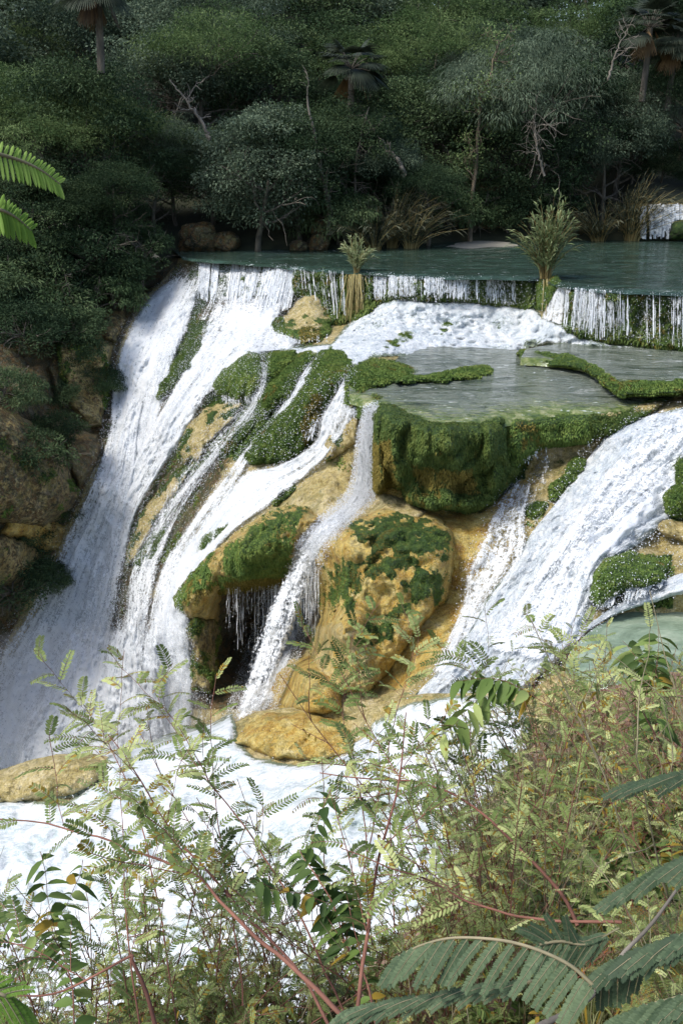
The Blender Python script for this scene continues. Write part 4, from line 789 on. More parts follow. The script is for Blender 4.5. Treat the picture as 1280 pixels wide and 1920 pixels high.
KN = {('low', 0): ('low_tree', 'dark low crowned tree'), ('low', 1): ('low_tree', 'green low crowned tree'), ('round', 0): ('round_tree', 'round pale leaved tree'),
      ('broad', 0): ('leafy_tree', 'grey green leafy tree'), ('broad', 1): ('leafy_tree', 'mid green leafy tree'), ('broad', 2): ('dark_tree', 'dark tall leafy tree'),
      ('feather', 0): ('feathery_tree', 'light green feathery tree'), ('feather', 1): ('drooping_tree', 'grey green drooping tree'), ('feather', 2): ('dark_feathery_tree', 'dark feathery tree'),
      ('bush', 0): ('shrub', 'dark shrub'), ('bush', 1): ('shrub', 'drooping green shrub')}
rr = random.Random(11)
def rowof(row, Y, dx, H, kinds, x0=-1e9, x1=1e9, jx=.6, jy=.8, sink=0):
    x = -.36*Y-3
    while x < .36*Y+3:
        X = x+rr.uniform(-jx, jx); y = Y+rr.uniform(-jy, jy); k = rr.choice(kinds)
        Ys = np.interp(X, [-60, -8, -1, 2, 5, 14, 30, 60], [45.2, 45.2, 45.8, 46.6, 49.4, 50.6, 50.6, 50.6])
        if row in ('shore', 'first') : y = Ys+(Y-46)+rr.uniform(-.3, jy)
        if row in ('shore', 'first') and (X/Y > .24 or (row == 'shore' and -.165 < X/Y < -.01)): x += dx; continue
        if x0 <= X <= x1:
            nm, lb = KN[k]; plant(k[0], k[1], nm, X, y, H*rr.uniform(.82, 1.2), row, wide=rr.uniform(.9, 1.25)).__setitem__('_l', lb)
        x += dx
B, Fe, S_ = ('broad', 0), ('feather', 0), ('bush', 0)
rowof('shore', 46.7, 2.0, 2.8, [('bush', 0), ('bush', 1)], -8)
rowof('first', 48.2, 2.5, 4.9, [('low', 0), ('low', 1), ('low', 0), ('feather', 1)], -12)
rowof('second', 53.5, 3.3, 7.0, [('broad', 0), ('broad', 1), ('broad', 2), ('feather', 1), ('feather', 2)])
rowof('third', 58.5, 3.6, 8.0, [('broad', 0), ('broad', 1), ('feather', 1), ('feather', 0), ('broad', 2)])
rowof('fourth', 64.5, 4.0, 9.0, [('broad', 0), ('broad', 1), ('feather', 1), ('feather', 0)])
rowof('fifth', 71, 4.4, 9.5, [('broad', 0), ('broad', 1), ('feather', 0)])
rowof('summit', 90, 5.5, 15, [('broad', 0), ('broad', 1), ('broad', 2)])
rowof('highest', 79, 5.0, 11, [('broad', 0), ('broad', 1), ('broad', 2)])
RN = {'shore': 'at the edge of the river', 'first': 'of the front row by the river', 'second': 'of the second row above the river', 'third': 'of the third row up the slope', 'fourth': 'of the fourth row up the slope', 'fifth': 'of the fifth row up the slope', 'highest': 'of the sixth row up the slope', 'summit': 'of the topmost row'}
ORD = ['first', 'second', 'third', 'fourth', 'fifth', 'sixth', 'seventh', 'eighth', 'ninth', 'tenth', 'eleventh', 'twelfth', 'thirteenth', 'fourteenth', 'fifteenth', 'sixteenth', 'seventeenth', 'eighteenth', 'nineteenth', 'twentieth', 'twenty first', 'twenty second', 'twenty third', 'twenty fourth']
for row, L in ROWS.items():
    for q, (a, e) in enumerate(sorted(L, key=lambda t: t[0])):
        e['label'] = f"{e['_l']}, {ORD[q]} from the left {RN[row]}"; del e['_l']
        if 'shrub' in e.name: e['category'] = 'shrub'; e['group'] = 'shrubs along the far shore'
# single trees one can tell apart
def P2(px, Y): return (px-640)/F*(Y/1.03)
plant('round', 0, 'round_tree', P2(482, 45.2), 45.2, 6.0, z=-.1, rz=0., wide=1., label='round pale leaved tree standing alone at the river bank, left of the pale trunk')
plant('feather', 2, 'leaning_tree', P2(800, 47), 47.5, 4.2, z=0., wide=1.1, label='low dark tree overhanging the river between the two cane clumps', tilt=.1)
plant('feather', 1, 'drooping_tree', P2(990, 51), 51.5, 8.8, wide=1.15, label='big grey green drooping tree at the middle right of the bank')
plant('feather', 0, 'feathery_tree', P2(390, 52), 52, 8.6, wide=1.0, label='light green feathery tree behind the round pale tree')
for q, (X, Y, H, k, z, wd, lb) in enumerate([
  (-12.2, 43.5, 6.0, ('feather', 0), .2, 1.15, 'light green feathery tree over the top of the left cliff'),
  (-16., 45., 7.5, ('feather', 0), .5, 1.1, 'tall light green tree at the left edge above the cliff'),
  (-9.4, 42.3, 4.4, ('feather', 2), -.1, 1.1, 'dark feathery tree leaning over the top of the left fall'),
  (-12.6, 40.6, 4.6, ('broad', 2), -.5, 1.1, 'dark leafy tree on the left cliff edge'),
  (-15.6, 39.2, 5.2, ('feather', 2), -.6, 1.1, 'dark feathery tree at the left edge of the cliff'),
  (-19.5, 41., 8., ('broad', 1), 0, 1.1, 'large green tree beyond the left cliff edge'),
  (-10.6, 40.3, 2.9, ('bush', 0), -1.2, 1.1, 'dark shrub hanging over the left cliff beside the fall'),
  (-13.2, 38.9, 3.1, ('bush', 1), -1.6, 1.1, 'drooping shrub in the middle of the left cliff edge'),
  (-8.3, 42.2, 2.4, ('bush', 0), -.6, 1., 'dark shrub touching the left end of the dam crest'),
  (-9.2, 41.0, 2.4, ('bush', 0), -1.4, 1., 'dark shrub below the left end of the dam'),
  (-11.6, 39.3, 2.6, ('bush', 0), -2.3, 1.2, 'low dark shrub over the olive rocks of the left cliff'),
  (-15.6, 37.4, 3.0, ('bush', 0), -1.8, 1.2, 'dark shrub over the pale rocks at the left edge'),
  (-13.8, 46.5, 6.8, ('feather', 0), .8, 1.2, 'light feathery tree behind the cliff top trees, second from the left edge'),
  (-10.2, 46.4, 6.2, ('feather', 0), .6, 1.2, 'light feathery tree left of the round pale tree, close behind the fall'),
  (-8.3, 46.0, 4.6, ('feather', 2), .3, 1.1, 'dark tree between the left fall and the round pale tree'),
  (-17.5, 43.2, 6.4, ('feather', 0), .3, 1.2, 'light tree cut by the left edge above the comb shaped leaves'),
  (-14.2, 42.0, 4.8, ('feather', 1), -.2, 1.2, 'grey green drooping tree over the left cliff'),
  (-10.9, 41.6, 3.9, ('feather', 2), -.5, 1.2, 'small dark feathery tree right at the cliff edge by the falls'),
  (-14.6, 38.4, 3.4, ('bush', 1), -2.0, 1.2, 'drooping shrub hanging before the pale rocks of the left cliff'),
  (-9.0, 43.2, 3.0, ('low', 0), -.3, 1.0, 'dark low crowned tree between the left fall and the cliff trees'),
  (-11.5, 42.6, 4.2, ('low', 1), -.4, 1.1, 'green low crowned tree on the left cliff top, third from the fall'),
  (-14.5, 41.0, 4.4, ('low', 0), -.8, 1.1, 'dark low crowned tree on the left cliff top under the feathery ones'),
  (-17.2, 40.0, 4.8, ('low', 1), -.9, 1.1, 'green low crowned tree cut by the left edge on the cliff'),
  (-12.2, 40.4, 3.0, ('low', 0), -1.4, 1.1, 'small dark low crowned tree hanging over the middle of the left cliff'),
  (-9.9, 40.0, 2.2, ('bush', 1), -2.0, 1.1, 'small drooping shrub over the upper left edge of the fall'),
  (-12.3, 38.6, 2.6, ('bush', 0), -2.8, 1.1, 'round dark shrub above the olive buttress'),
  (-17.0, 38.0, 3.6, ('bush', 0), -1.6, 1.2, 'large dark shrub at the left edge under the trees'),
  (-22., 36, 9, ('broad', 2), -1, 1.2, 'tall dark shade tree added out of view beyond the left edge of the cliff'),  # this tree and the next: unseen, added to shade the left fall and cliff
  (-24., 30, 10, ('broad', 1), -2, 1.2, 'tall green shade tree added out of view further out on the left bank')]):
    nm = KN[k][0]; plant(k[0], k[1], nm, X, Y, H, z=z, wide=wd, label=lb, cat='shrub' if nm == 'shrub' else 'tree', group='plants on top of the left cliff')

for px, py, Y, Hc, k, lb in [(655,158,46.8,2.6,('feather', 2),'dark feathery tree in front of the middle palms'),
  (1150,190,52.4,3.2,('broad', 0),'grey green tree left of the palm with the orange skirt'),(1080,230,51.6,3.2,('feather', 1),'drooping tree over the reeds on the right shore'),(180,75,43.4,3.,('broad', 2),'dark tree in front of the upper left palm'),(720,250,46.9,3.,('broad', 0),'grey green tree right of the middle palms'),(1240,300,54.5,3.2,('low', 1),'green low crowned tree above the upstream fall'),(1185,330,54.,3.2,('low', 0),'dark low crowned tree behind the reeds left of the upstream fall'),(1290,320,53.6,3.2,('low', 0),'dark low crowned tree over the upstream fall, cut by the right edge'),(560,200,46.4,3.,('broad', 2),'dark tree behind the round pale tree')]:
    top = wY(px, py, Y); gzz = float(land_z(np.array(top[0]), np.array(Y))); plant(k[0], k[1], KN[k][0], top[0], Y, max(2.5, top[2]-gzz), label=lb)
# pale bare trunks
def bare(name, pts, rad, label, twigs=10, tl=1., mat=None, seed=1, cat='bare tree', leaves=0):
    P3 = np.array([wY(a, b, y) for a, b, y in pts]); n = 26; P3 = spl(P3, n); r = np.random.default_rng(seed)
    P3[1:-1] += r.normal(0, .03, (n-2, 3)); base = P3[0].copy(); e = empty(name, base, label, cat)
    A = Acc(); R = np.linspace(rad, rad*.25, n); A.tube(P3-base, R, 8)
    link('trunk', A.mesh('trunk', mat or M_PALE), e)
    if twigs:
        A = Acc(); Lf = Acc()
        for q in range(twigs):
            k = r.integers(n//3, n); d = r.normal(0, 1, 3)+[0, 0, .6]; B, Rb = branch(r, P3[k]-base, d, tl*r.uniform(.5, 1.2), R[k]*.55, .012, 8, .25); A.tube(B, Rb, 4)
            for z in range(3):
                kk = r.integers(2, 8); B2, R2 = branch(r, B[kk], d+r.normal(0, .9, 3), tl*.5, .018, .008, 5, .3); A.tube(B2, R2, 3)
                if leaves:
                    m = leaves; p = B2[r.integers(1, 6, m)]+r.normal(0, .16, (m, 3)); leafquads(p, r.normal(0, 1, (m, 3)), .13, .07, r, r.random(m), Lf)
        link('branches', A.mesh('branches', mat or M_PALE), e)
        if leaves: link('crown', Lf.mesh('crown', M_L['light'], False), e)
    return e
bare('leaning_bare_tree', [(392,262,44.2),(384,240,44.2),(362,205,44.3),(340,175,44.4),(318,148,44.6)], .085, 'pale slanting bare trunk above the round tree', 7, .9, seed=3)
bare('pale_bare_tree', [(617,440,45.3),(618,400,45.3),(612,360,45.2),(602,320,45.1),(590,260,45),(576,180,45)], .16, 'pale thick trunk at the river bank right of the round tree', 8, 1.0, seed=4)
bare('thin_bare_tree', [(660,440,46),(664,380,46),(668,310,46.2),(680,240,46.4),(692,200,46.6)], .07, 'thin dark trunk just right of the pale thick trunk', 8, 1.0, M_BARK, seed=5)
bare('sandbar_tree', [(880,458,49.3),(881,420,49.3),(886,370,49.3),(893,300,49.3),(897,220,49.4),(915,150,49.5),(935,80,49.7)], .13, 'slender tree standing on the sandbar in the river', 26, 1.6, mat_bark('sandbar_bark', (.06, .05, .035), (.22, .17, .11)), seed=6, leaves=30)
bare('bare_tree', [(1020,330,47.5),(1010,290,47.5),(1004,250,47.5),(1000,215,47.5)], .06, 'leafless grey tree with tangled twigs over the dark bank', 16, 1.4, seed=7)
bare('bare_tree', [(1140,150,49),(1150,110,49),(1165,75,49),(1175,55,49)], .06, 'small leafless pale tree beside the palms', 9, 1.0, seed=8)
bare('bare_tree', [(760,330,46),(745,300,46),(730,285,46.2),(715,290,46.4)], .12, 'fallen pale limb in the dark bank right of the thin trunk', 4, .6, seed=9)

# palms
M_PALM = mat_leaf('palm_leaf', (.02, .03, .02), (.05, .065, .04), (.13, .15, .09), .2); M_DEADP = mat_leaf('dead_palm_leaf', (.05, .03, .015), (.13, .08, .035), (.26, .16, .07), .2)
def fan(acc, r, p, d, R, n=26, spread=2.3, droop=.25, rnd=.5):
    d = d/np.linalg.norm(d); s = np.cross(d, [0, 0, 1.]); s /= np.linalg.norm(s)+1e-9; up = np.cross(s, d)
    for a in np.linspace(-spread/2, spread/2, n):
        q = d*math.cos(a)+s*math.sin(a); L = R*(1-.18*abs(a))*r.uniform(.85, 1.05); wd = .028*R/1.
        k = np.linspace(0, 1, 5)[:, None]; c = p+q*L*k+up*.05*k; c[:, 2] -= (droop*L*k[:, 0]**2.2)
        ww = (wd*np.sin(np.clip(k[:, 0]*2.6+.3, 0, 3.0)))[:, None]; sd = np.cross(q, up)
        V = np.stack([c-sd*ww, c+sd*ww], 1).reshape(-1, 3); acc.add(V, grid_faces(5, 2), rnd=np.clip(rnd+r.normal(0, .15), 0, 1))
def palm(px, py_top, Y, H, label, seed, dead=10, R=1.1, live=30):
    top = wY(px, py_top, Y); r = np.random.default_rng(seed); e = empty('fan_palm', (top[0], top[1], top[2]-H), label, 'palm', 'fan palms of the forest')
    A = Acc(); P = np.stack([np.linspace(0, .0, 12)+.08*np.sin(np.linspace(0, 2, 12)), np.zeros(12), np.linspace(0, H, 12)], -1); A.tube(P, np.linspace(.16, .13, 12), 8); link('trunk', A.mesh('trunk', M_BARK), e)
    A = Acc(); St = Acc(); T = P[-1]
    for q in range(live):
        a = q*2.4; el = r.uniform(-.3, 1.2); d = np.array([math.cos(a)*math.cos(el), math.sin(a)*math.cos(el), math.sin(el)]); B = T+d*R*.8; B[2] -= .05
        St.tube(np.array([T, (T+B)/2+[0, 0, .06], B]), [.02, .016, .012], 4); fan(A, r, B, d+[0, 0, -.3], R, droop=.35)
    link('fronds', A.mesh('fronds', M_PALM, False), e); link('stalks', St.mesh('stalks', M_BARK), e)
    if dead:
        A = Acc()
        for q in range(dead):
            a = q*2.1; d = np.array([math.cos(a)*.45, math.sin(a)*.45, -1.]); B = T+np.array([math.cos(a), math.sin(a), -.6])*.25; fan(A, r, B, d, R*1.1, n=16, spread=1.1, droop=.2)
        link('dead_fronds', A.mesh('dead_fronds', M_DEADP, False), e)
palm(1215, 52, 51.6, 3.2, 'fan palm with orange dead skirt near the upper right corner', 1, 7)
palm(1262, 80, 52.2, 3.0, 'fan palm cut by the right edge, brown dead fronds hanging', 2, 6)
palm(655, 130, 47.6, 2.6, 'dark fan palm over the river at the top centre', 3, 2)
palm(178, -22, 43.0, 3.0, 'palm at the upper left whose dry fronds hang into view', 4, 9, 1.1)

# reeds and canes
M_CANE = mat_leaf('cane_leaf', (.10, .14, .055), (.27, .33, .15), (.52, .56, .32), .3); M_CANED = mat_leaf('dull_cane_leaf', (.03, .04, .022), (.075, .09, .055), (.2, .2, .13), .2)
M_STRAW = mat_leaf('straw', (.12, .09, .03), (.28, .21, .08), (.42, .36, .16), .1)
def cane(name, P0, H, spread, n, label, seed, mat, lean=(0, 0), leafL=.38, wide=.035, nl=16, cat='cane clump', roots=0, rw=.3, group=None, arch=.9):
    r = np.random.default_rng(seed); e = empty(name, P0, label, cat, group); S_ = Acc(); L_ = Acc()
    for q in range(n):
        a = r.random()*6.283; k0 = r.random()**.6; base = np.array([math.cos(a)*k0*spread*.16, math.sin(a)*k0*spread*.16, 0])
        out = np.array([math.cos(a)*k0*spread+lean[0], math.sin(a)*k0*spread*.7+lean[1], 0]); h = H*r.uniform(.55, 1.)*(1-.25*k0)
        t = np.linspace(0, 1, 12)[:, None]; c = base+out*t**1.7+np.array([0, 0, h])*(t-.28*arch*k0*t**3)
        S_.tube(c, np.linspace(.014, .004, 12), 4, rnd=r.random())
        m = nl; kk = r.uniform(.15, 1, m); i = np.clip((kk*11).astype(int), 0, 10); f = (kk*11-i)[:, None]; p = c[i]*(1-f)+c[i+1]*f; tg = c[i+1]-c[i]; tg /= np.linalg.norm(tg, axis=1, keepdims=True)
        sd = r.normal(0, 1, (m, 3)); sd -= (sd*tg).sum(1, keepdims=True)*tg; sd /= np.linalg.norm(sd, axis=1, keepdims=True)
        D = tg*1.5+sd*.75; D /= np.linalg.norm(D, axis=1, keepdims=True); LL = leafL*r.uniform(.6, 1.2, m)*(1.15-.5*kk)
        for b in range(m):
            w3 = np.linspace(0, 1, 5)[:, None]; cc = p[b]+D[b]*LL[b]*w3; cc[:, 2] -= LL[b]*.35*w3[:, 0]**2; s2 = np.cross(D[b], [r.normal(0, .3), r.normal(0, .3), 1.]); s2 /= np.linalg.norm(s2)+1e-9
            ww = (wide*.5*np.array([.5, 1, .9, .6, .02]))[:, None]; V = np.stack([cc-s2*ww, cc+s2*ww], 1).reshape(-1, 3); L_.add(V, grid_faces(5, 2), rnd=r.random())
    link('stems', S_.mesh('stems', M_STRAW), e); link('leaves', L_.mesh('leaves', mat, False), e)
    if roots:
        A = Acc()
        for q in range(roots):
            x = r.normal(0, rw); l = r.uniform(.6, 1.)*2.0; t = np.linspace(0, 1, 8)[:, None]; c = np.array([x*.6, -.25, 0])+np.array([x*.5+r.normal(0, .08), -.30+r.normal(0, .1), -l])*t; c += r.normal(0, .015, c.shape); A.tube(c, np.linspace(.022, .008, 8), 4, rnd=r.random())
        link('hanging_roots', A.mesh('hanging_roots', M_STRAW), e)
    return e
cane('cane_clump', W(1022, 522, SA.t(1022, 522)-.5), 3.2, 1.15, 100, 'tall green cane clump rising from the moss hump between the dams', 1, M_CANE, nl=20, wide=.045, leafL=.45, roots=6, rw=.1, arch=.85)
cane('cane_clump', W(668, 513, SA.t(668, 514)-.45), 1.75, .6, 55, 'smaller cane clump on the dam with yellow roots hanging over the moss', 2, M_CANE, nl=16, wide=.035, leafL=.36, roots=34, rw=.28, arch=.8)
for q, (px, Y, H, sp, ln, lb) in enumerate([(700, 45.6, 2.6, 2.2, -.5, 'bushy dull reeds on the far shore, left of the middle'), (770, 46.2, 2.8, 2.0, .4, 'bushy dull reeds on the far shore behind the smaller cane clump'), (735, 46.6, 3.8, 1.6, .8, 'tall arching reeds behind the bushy ones on the far shore'),
    (1120, 50.0, 2.6, 2.0, -.6, 'reeds on the far shore right of the tall cane clump'), (1180, 50.3, 3.6, 2.4, .5, 'long arching reeds leaning toward the upstream fall'), (1165, 51.2, 3.2, 1.8, .8, 'arching reeds left of the upstream fall')]):
    X = P2(px, Y); cane('reed_clump', (X, Y, max(0, float(land_z(np.array(X), np.array(Y))))-.05), H, sp, 60, lb, 20+q, M_CANED, lean=(ln, -.3), nl=16, leafL=.6, wide=.04, cat='reeds', group='reeds along the far shore')

# shore rocks, sandbar, upstream fall
def boulder(name, P0, sx, sy, sz, label, seed, cliff=1., moss=.2, orange=0., group=None):
    r = np.random.default_rng(seed); nu, nv = 40, 24; u, v = np.meshgrid(np.linspace(0, 2*np.pi, nu), np.linspace(.02, np.pi-.02, nv)); D = np.stack([np.cos(u)*np.sin(v), np.sin(u)*np.sin(v), np.cos(v)], -1)
    D[:, -1] = D[:, 0]; h = 1+.35*fbm(D*1.3+seed, 3, seed)+.12*fbm(D*4+seed, 3, seed+1); Q = np.sign(D)*np.abs(D)**.8*h[..., None]*[sx, sy, sz]
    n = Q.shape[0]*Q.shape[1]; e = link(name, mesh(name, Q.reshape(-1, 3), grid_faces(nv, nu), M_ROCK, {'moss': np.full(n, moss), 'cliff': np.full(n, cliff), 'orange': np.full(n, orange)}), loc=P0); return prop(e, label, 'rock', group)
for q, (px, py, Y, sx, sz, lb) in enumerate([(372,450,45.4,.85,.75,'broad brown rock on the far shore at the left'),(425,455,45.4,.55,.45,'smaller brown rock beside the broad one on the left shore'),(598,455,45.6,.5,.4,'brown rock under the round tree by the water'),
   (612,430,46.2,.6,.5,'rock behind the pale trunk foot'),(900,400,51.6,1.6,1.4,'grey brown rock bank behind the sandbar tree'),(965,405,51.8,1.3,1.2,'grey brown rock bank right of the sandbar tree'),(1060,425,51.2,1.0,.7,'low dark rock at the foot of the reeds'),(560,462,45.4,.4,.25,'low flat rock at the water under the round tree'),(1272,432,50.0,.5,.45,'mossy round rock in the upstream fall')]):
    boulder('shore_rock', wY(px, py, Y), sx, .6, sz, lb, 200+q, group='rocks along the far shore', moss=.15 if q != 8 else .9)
sb = np.array([(815,462),(850,452),(900,447),(960,452),(990,460),(940,463),(880,465)], float); a = spl(np.vstack([sb, sb[:1]]), 60); Pz = wz(a[:, 0], a[:, 1], .05); cc = Pz.mean(0)
k = np.linspace(0, 1, 8)[:, None, None]; V = cc*(1-k)+Pz*k; V[..., 2] = .02+.07*(1-k[..., 0]**2)-.03*k[..., 0]+.03*fbm(V*[.9, 1.6, 0], 3, 5)
prop(link('sandbar', mesh('sandbar', V.reshape(-1, 3), grid_faces(8, 60), mat_simple('pale_sand', (.26, .245, .20), .8))), 'pale sandbar under the slender tree', kind='structure')
class Flat:      # a plain upright surface for the upstream step
    def __init__(s, Y): s.Yd = Y
    def t(s, px, py, off=0): return t_of_Y(px, py, s.Yd)-off
    def P(s, px, py, off=0): return W(px, py, s.t(px, py, off))
SU = Flat(50.9)
cu('upstream_ledge', SU, [(1195,386),(1240,380),(1400,380),(1400,450),(1195,450)], .35, 'mossy rock step of the small upstream fall at the right edge', 'rock ledge', edge=10, cliff=.6, moss=.4, dens=150, seed=90)
strands(SU, [(1200,388),(1240,383),(1390,383)], [(1200,448),(1240,448),(1390,448)], 320, .55, (.05, .14), 'white water of the small upstream fall', 91)

for q, (px, py, sz, k, lb) in enumerate([(150,640,1.0,0,'dark plant growing on the olive buttress of the left cliff'),(185,720,.8,1,'dark fern like plant low on the olive buttress'),(40,905,1.3,0,'dark bushy plant on the face of the big left boulder'),(90,1000,.8,1,'dark plant in the cleft under the big left boulder'),
    (20,600,1.5,0,'dark shrub hanging above the pale boulder'),(110,600,1.6,1,'drooping dark shrub hanging above the olive buttress'),(70,560,1.8,0,'broad dark shrub on the left cliff above the brown ledge'),(190,560,1.5,0,'dark shrub hanging close to the left edge of the falls'),(235,530,1.3,1,'small dark shrub overhanging the top left of the falls'),(130,760,.7,0,'small dark plant in the cleft above the smooth olive boulder'),(50,650,1.2,0,'dark shrub between the pale boulder and the pale block'),(5,745,1.0,1,'dark plant on top of the big left boulder'),(100,840,.9,0,'dark plant on the shoulder of the big left boulder'),(60,1050,1.0,0,'dark plant on the rounded olive boulder'),(160,690,1.0,0,'dark shrub in the middle of the olive buttress'),(20,1120,1.3,0,'dark plant at the foot of the left cliff'),(70,1090,.8,1,'small dark plant beside the rounded olive boulder')]):
    tm, cm, H0 = PT['bush'][k]; sz *= 1.35; e = empty('cliff_shrub', SA.P(px, py, .2), lb, 'shrub', 'plants clinging to the left cliff'); s_ = sz/H0*1.25; e.scale = (s_*1.2, s_, s_); e.rotation_euler = (.5, 0, q*1.3); link('trunk', tm, e); link('crown', cm, e)
# ------------------------------------------------------------------ foreground bank and its plants
PK = [(-300,2080,3.5),(0,2080,3.6),(300,2060,3.5),(640,1950,3.7),(900,1920,3.2),(1280,1920,2.6),(1600,1900,2.2),(1280,1700,3.8),(1280,1500,5.5),(1280,1330,8),(1100,1360,8.3),(1000,1450,7),(900,1560,6),
      (800,1700,5),(600,1850,4.2),(1500,1290,8.5),(1600,1500,5),(640,2300,2.6),(0,2300,2.7),(1280,2300,1.9),(-300,2300,2.7)]
SK = Sheet(-300, 1620, 1260, 2300, 8, rbf_fit(PK), amp=.22, seed=80)
EDGE = [(-320,2095),(0,2060),(150,2045),(300,2030),(450,2010),(600,1960),(700,1880),(780,1800),(850,1720),(910,1620),(960,1530),(1010,1450),(1070,1395),(1130,1352),(1200,1325),(1290,1308),(1640,1290),(1640,2320),(-320,2320)]
bk = sdf(EDGE, SK.X, SK.Y); SK.T = SK.T+np.clip(-bk, 0, 90)**1.4*.006
V, Fq, ex = compact(W(SK.X, SK.Y, SK.T).reshape(-1, 3), grid_faces(SK.nr, SK.nc, bk > -60), {'moss': np.zeros(SK.X.size)})
def mat_bank():
    k = N('bank_soil'); n = k.noise(3, 6, .7)
    k.set(Base_Color=k.ramp(n, [(.3, (.07, .045, .025)), (.48, (.22, .13, .08)), (.6, (.36, .24, .16)), (.75, (.48, .37, .28))]), Roughness=.9, Normal=k.bump(k.noise(20, 4, .7), .8, .03)); return k.m
prop(link('river_bank_ground', mesh('river_bank', V, Fq, mat_bank())), 'steep reddish near bank under the shrubs', kind='structure')

# the same bank carried on beside and behind the viewer, and the valley floor far below
ins = bk > 10; PP = W(SK.X, SK.Y, SK.T)[ins]; PP = PP[PP[:, 0] > 0]; A_ = np.c_[PP[:, 0], PP[:, 1], np.ones(len(PP))]; co = np.linalg.lstsq(A_, PP[:, 2], rcond=None)[0]
wx, wy = np.meshgrid(np.arange(-3, 16, .12), np.arange(-4, 8.5, .12)); wzz = np.minimum(co[0]*wx+co[1]*wy+co[2], 2.55)-.28+.10*fbm(np.stack([wx, wy, 0*wx], -1)*1.2, 3, 61)
qx, qy, qf = to_px(np.stack([wx, wy, wzz], -1)); inview = (qf > .3) & (qx > -60) & (qx < 1200) & (qy > -50) & (qy < 1900)
kb = (wx > .35-.1*wy) & ~inview
V, Fq, ex = compact(np.stack([wx, wy, wzz], -1).reshape(-1, 3), grid_faces(*wx.shape, kb), {})
prop(link('bank_slope_ground', mesh('bank_slope', V, Fq, bpy.data.materials['bank_soil'])), 'bank slope beside the viewer', kind='structure')
vx, vy = np.meshgrid(np.arange(-150, 151, 3.), np.arange(-100, 200, 3.)); vz = -18.5+1.2*fbm(np.stack([vx, vy, 0*vx], -1)*.08, 3, 5)
prop(link('valley_ground', mesh('valley', np.stack([vx, vy, vz], -1).reshape(-1, 3), grid_faces(*vx.shape), M_SOIL)), 'dark valley floor', kind='structure')
M_MIM = mat_leaf('mimosa_leaf', (.05, .08, .02), (.20, .27, .075), (.58, .62, .27), .3, yellow=.12)
M_FERN = mat_leaf('frond_leaf', (.03, .055, .03), (.06, .10, .05), (.15, .21, .11), .25)
M_BRT = mat_leaf('bright_frond_leaf', (.08, .16, .02), (.16, .29, .04), (.30, .44, .10), .35)
M_OVA = mat_leaf('ovate_leaf', (.04, .08, .018), (.14, .22, .05), (.44, .52, .18), .3, yellow=.09)
M_GRS = mat_leaf('grass_blade', (.07, .10, .03), (.27, .30, .12), (.62, .61, .36), .25, yellow=.15)
M_DRY = mat_leaf('dry_leaf', (.16, .04, .015), (.36, .12, .04), (.55, .28, .11), .2)
M_STEM = mat_bark('reddish_stem', (.075, .028, .02), (.27, .12, .08)); M_GST = mat_bark('green_stem', (.10, .10, .05), (.34, .29, .18))
Z = np.array([0, 0, 1.])
def unit(v): return v/(np.linalg.norm(v)+1e-9)
def comb(lf, st, r, p, d, nrm, L, n=11, ll=.035, lw=.010, droop=.3, rnd=None, rib=.0011, ang=.95, side=(1, -1), taper=.55):
    """one feather-like leaf: a curved midrib with paired leaflets"""
    d = unit(d); nrm = unit(nrm-d*np.dot(nrm, d)); s = np.cross(d, nrm); k = np.linspace(0, 1, 7)[:, None]
    c = p+d*L*k-Z*droop*L*k**2; st.tube(c, np.linspace(rib, rib*.4, 7), 3, rnd=.5)
    kk = np.linspace(.06, 1, n); cx = np.stack([np.interp(kk, k[:, 0], c[:, a]) for a in range(3)], -1); tg = np.gradient(cx, axis=0); tg /= np.linalg.norm(tg, axis=1, keepdims=True)
    rnd = r.uniform(.2, .9) if rnd is None else rnd
    for sg in side:
        Dl = s*sg*math.sin(ang)+tg*math.cos(ang)-Z*r.uniform(.0, .35)+r.normal(0, .07, (n, 3)); Dl /= np.linalg.norm(Dl, axis=1, keepdims=True)
        l = ll*(1-taper*np.abs(kk-.45)**1.6*2)*r.uniform(.85, 1.1, n); w3 = np.cross(Dl, nrm); w3 /= np.linalg.norm(w3, axis=1, keepdims=True)+1e-9
        a = cx; b = cx+Dl*l[:, None]; m1 = cx+Dl*l[:, None]*.3; m2 = cx+Dl*l[:, None]*.75; w_ = lw*.5
        V = np.stack([a, m1+w3*w_, m2+w3*w_*.9, b, m2-w3*w_*.9, m1-w3*w_], 1).reshape(-1, 3); i = np.arange(n)[:, None]*6
        lf.add(V, np.concatenate([i+[[0, 1, 2, 5]], i+[[5, 2, 3, 4]]]) , rnd=np.repeat(np.clip(rnd+r.normal(0, .1, n), 0, 1), 6))
def ovate(lf, r, p, d, L, wd, rnd=None):
    d = unit(d); s = unit(np.cross(d, Z+r.normal(0, .5, 3))); up = np.cross(s, d); k = np.array([0, .18, .42, .7, .9, 1.]); w_ = np.array([.08, .75, 1, .72, .3, .02])*wd*.5
    c = p+d*L*k[:, None]-Z*.35*L*(k**2)[:, None]; f = up*.18*wd
    V = np.stack([c-s*w_[:, None]+f*(w_/wd*2)[:, None], c, c+s*w_[:, None]+f*(w_/wd*2)[:, None]], 1).reshape(-1, 3)
    lf.add(V, grid_faces(6, 3), rnd=r.uniform(0, 1) if rnd is None else rnd)
def blade(lf, r, p, d, L, wd, droop, rnd):
    d = unit(d); s = unit(np.cross(d, r.normal(0, 1, 3))); k = np.linspace(0, 1, 7); c = p+d*L*k[:, None]-Z*droop*L*(k**2.2)[:, None]; w_ = (wd*.5*np.array([.7, 1, 1, .9, .7, .4, .03]))[:, None]
    lf.add(np.stack([c-s*w_, c+s*w_], 1).reshape(-1, 3), grid_faces(7, 2), rnd=rnd)
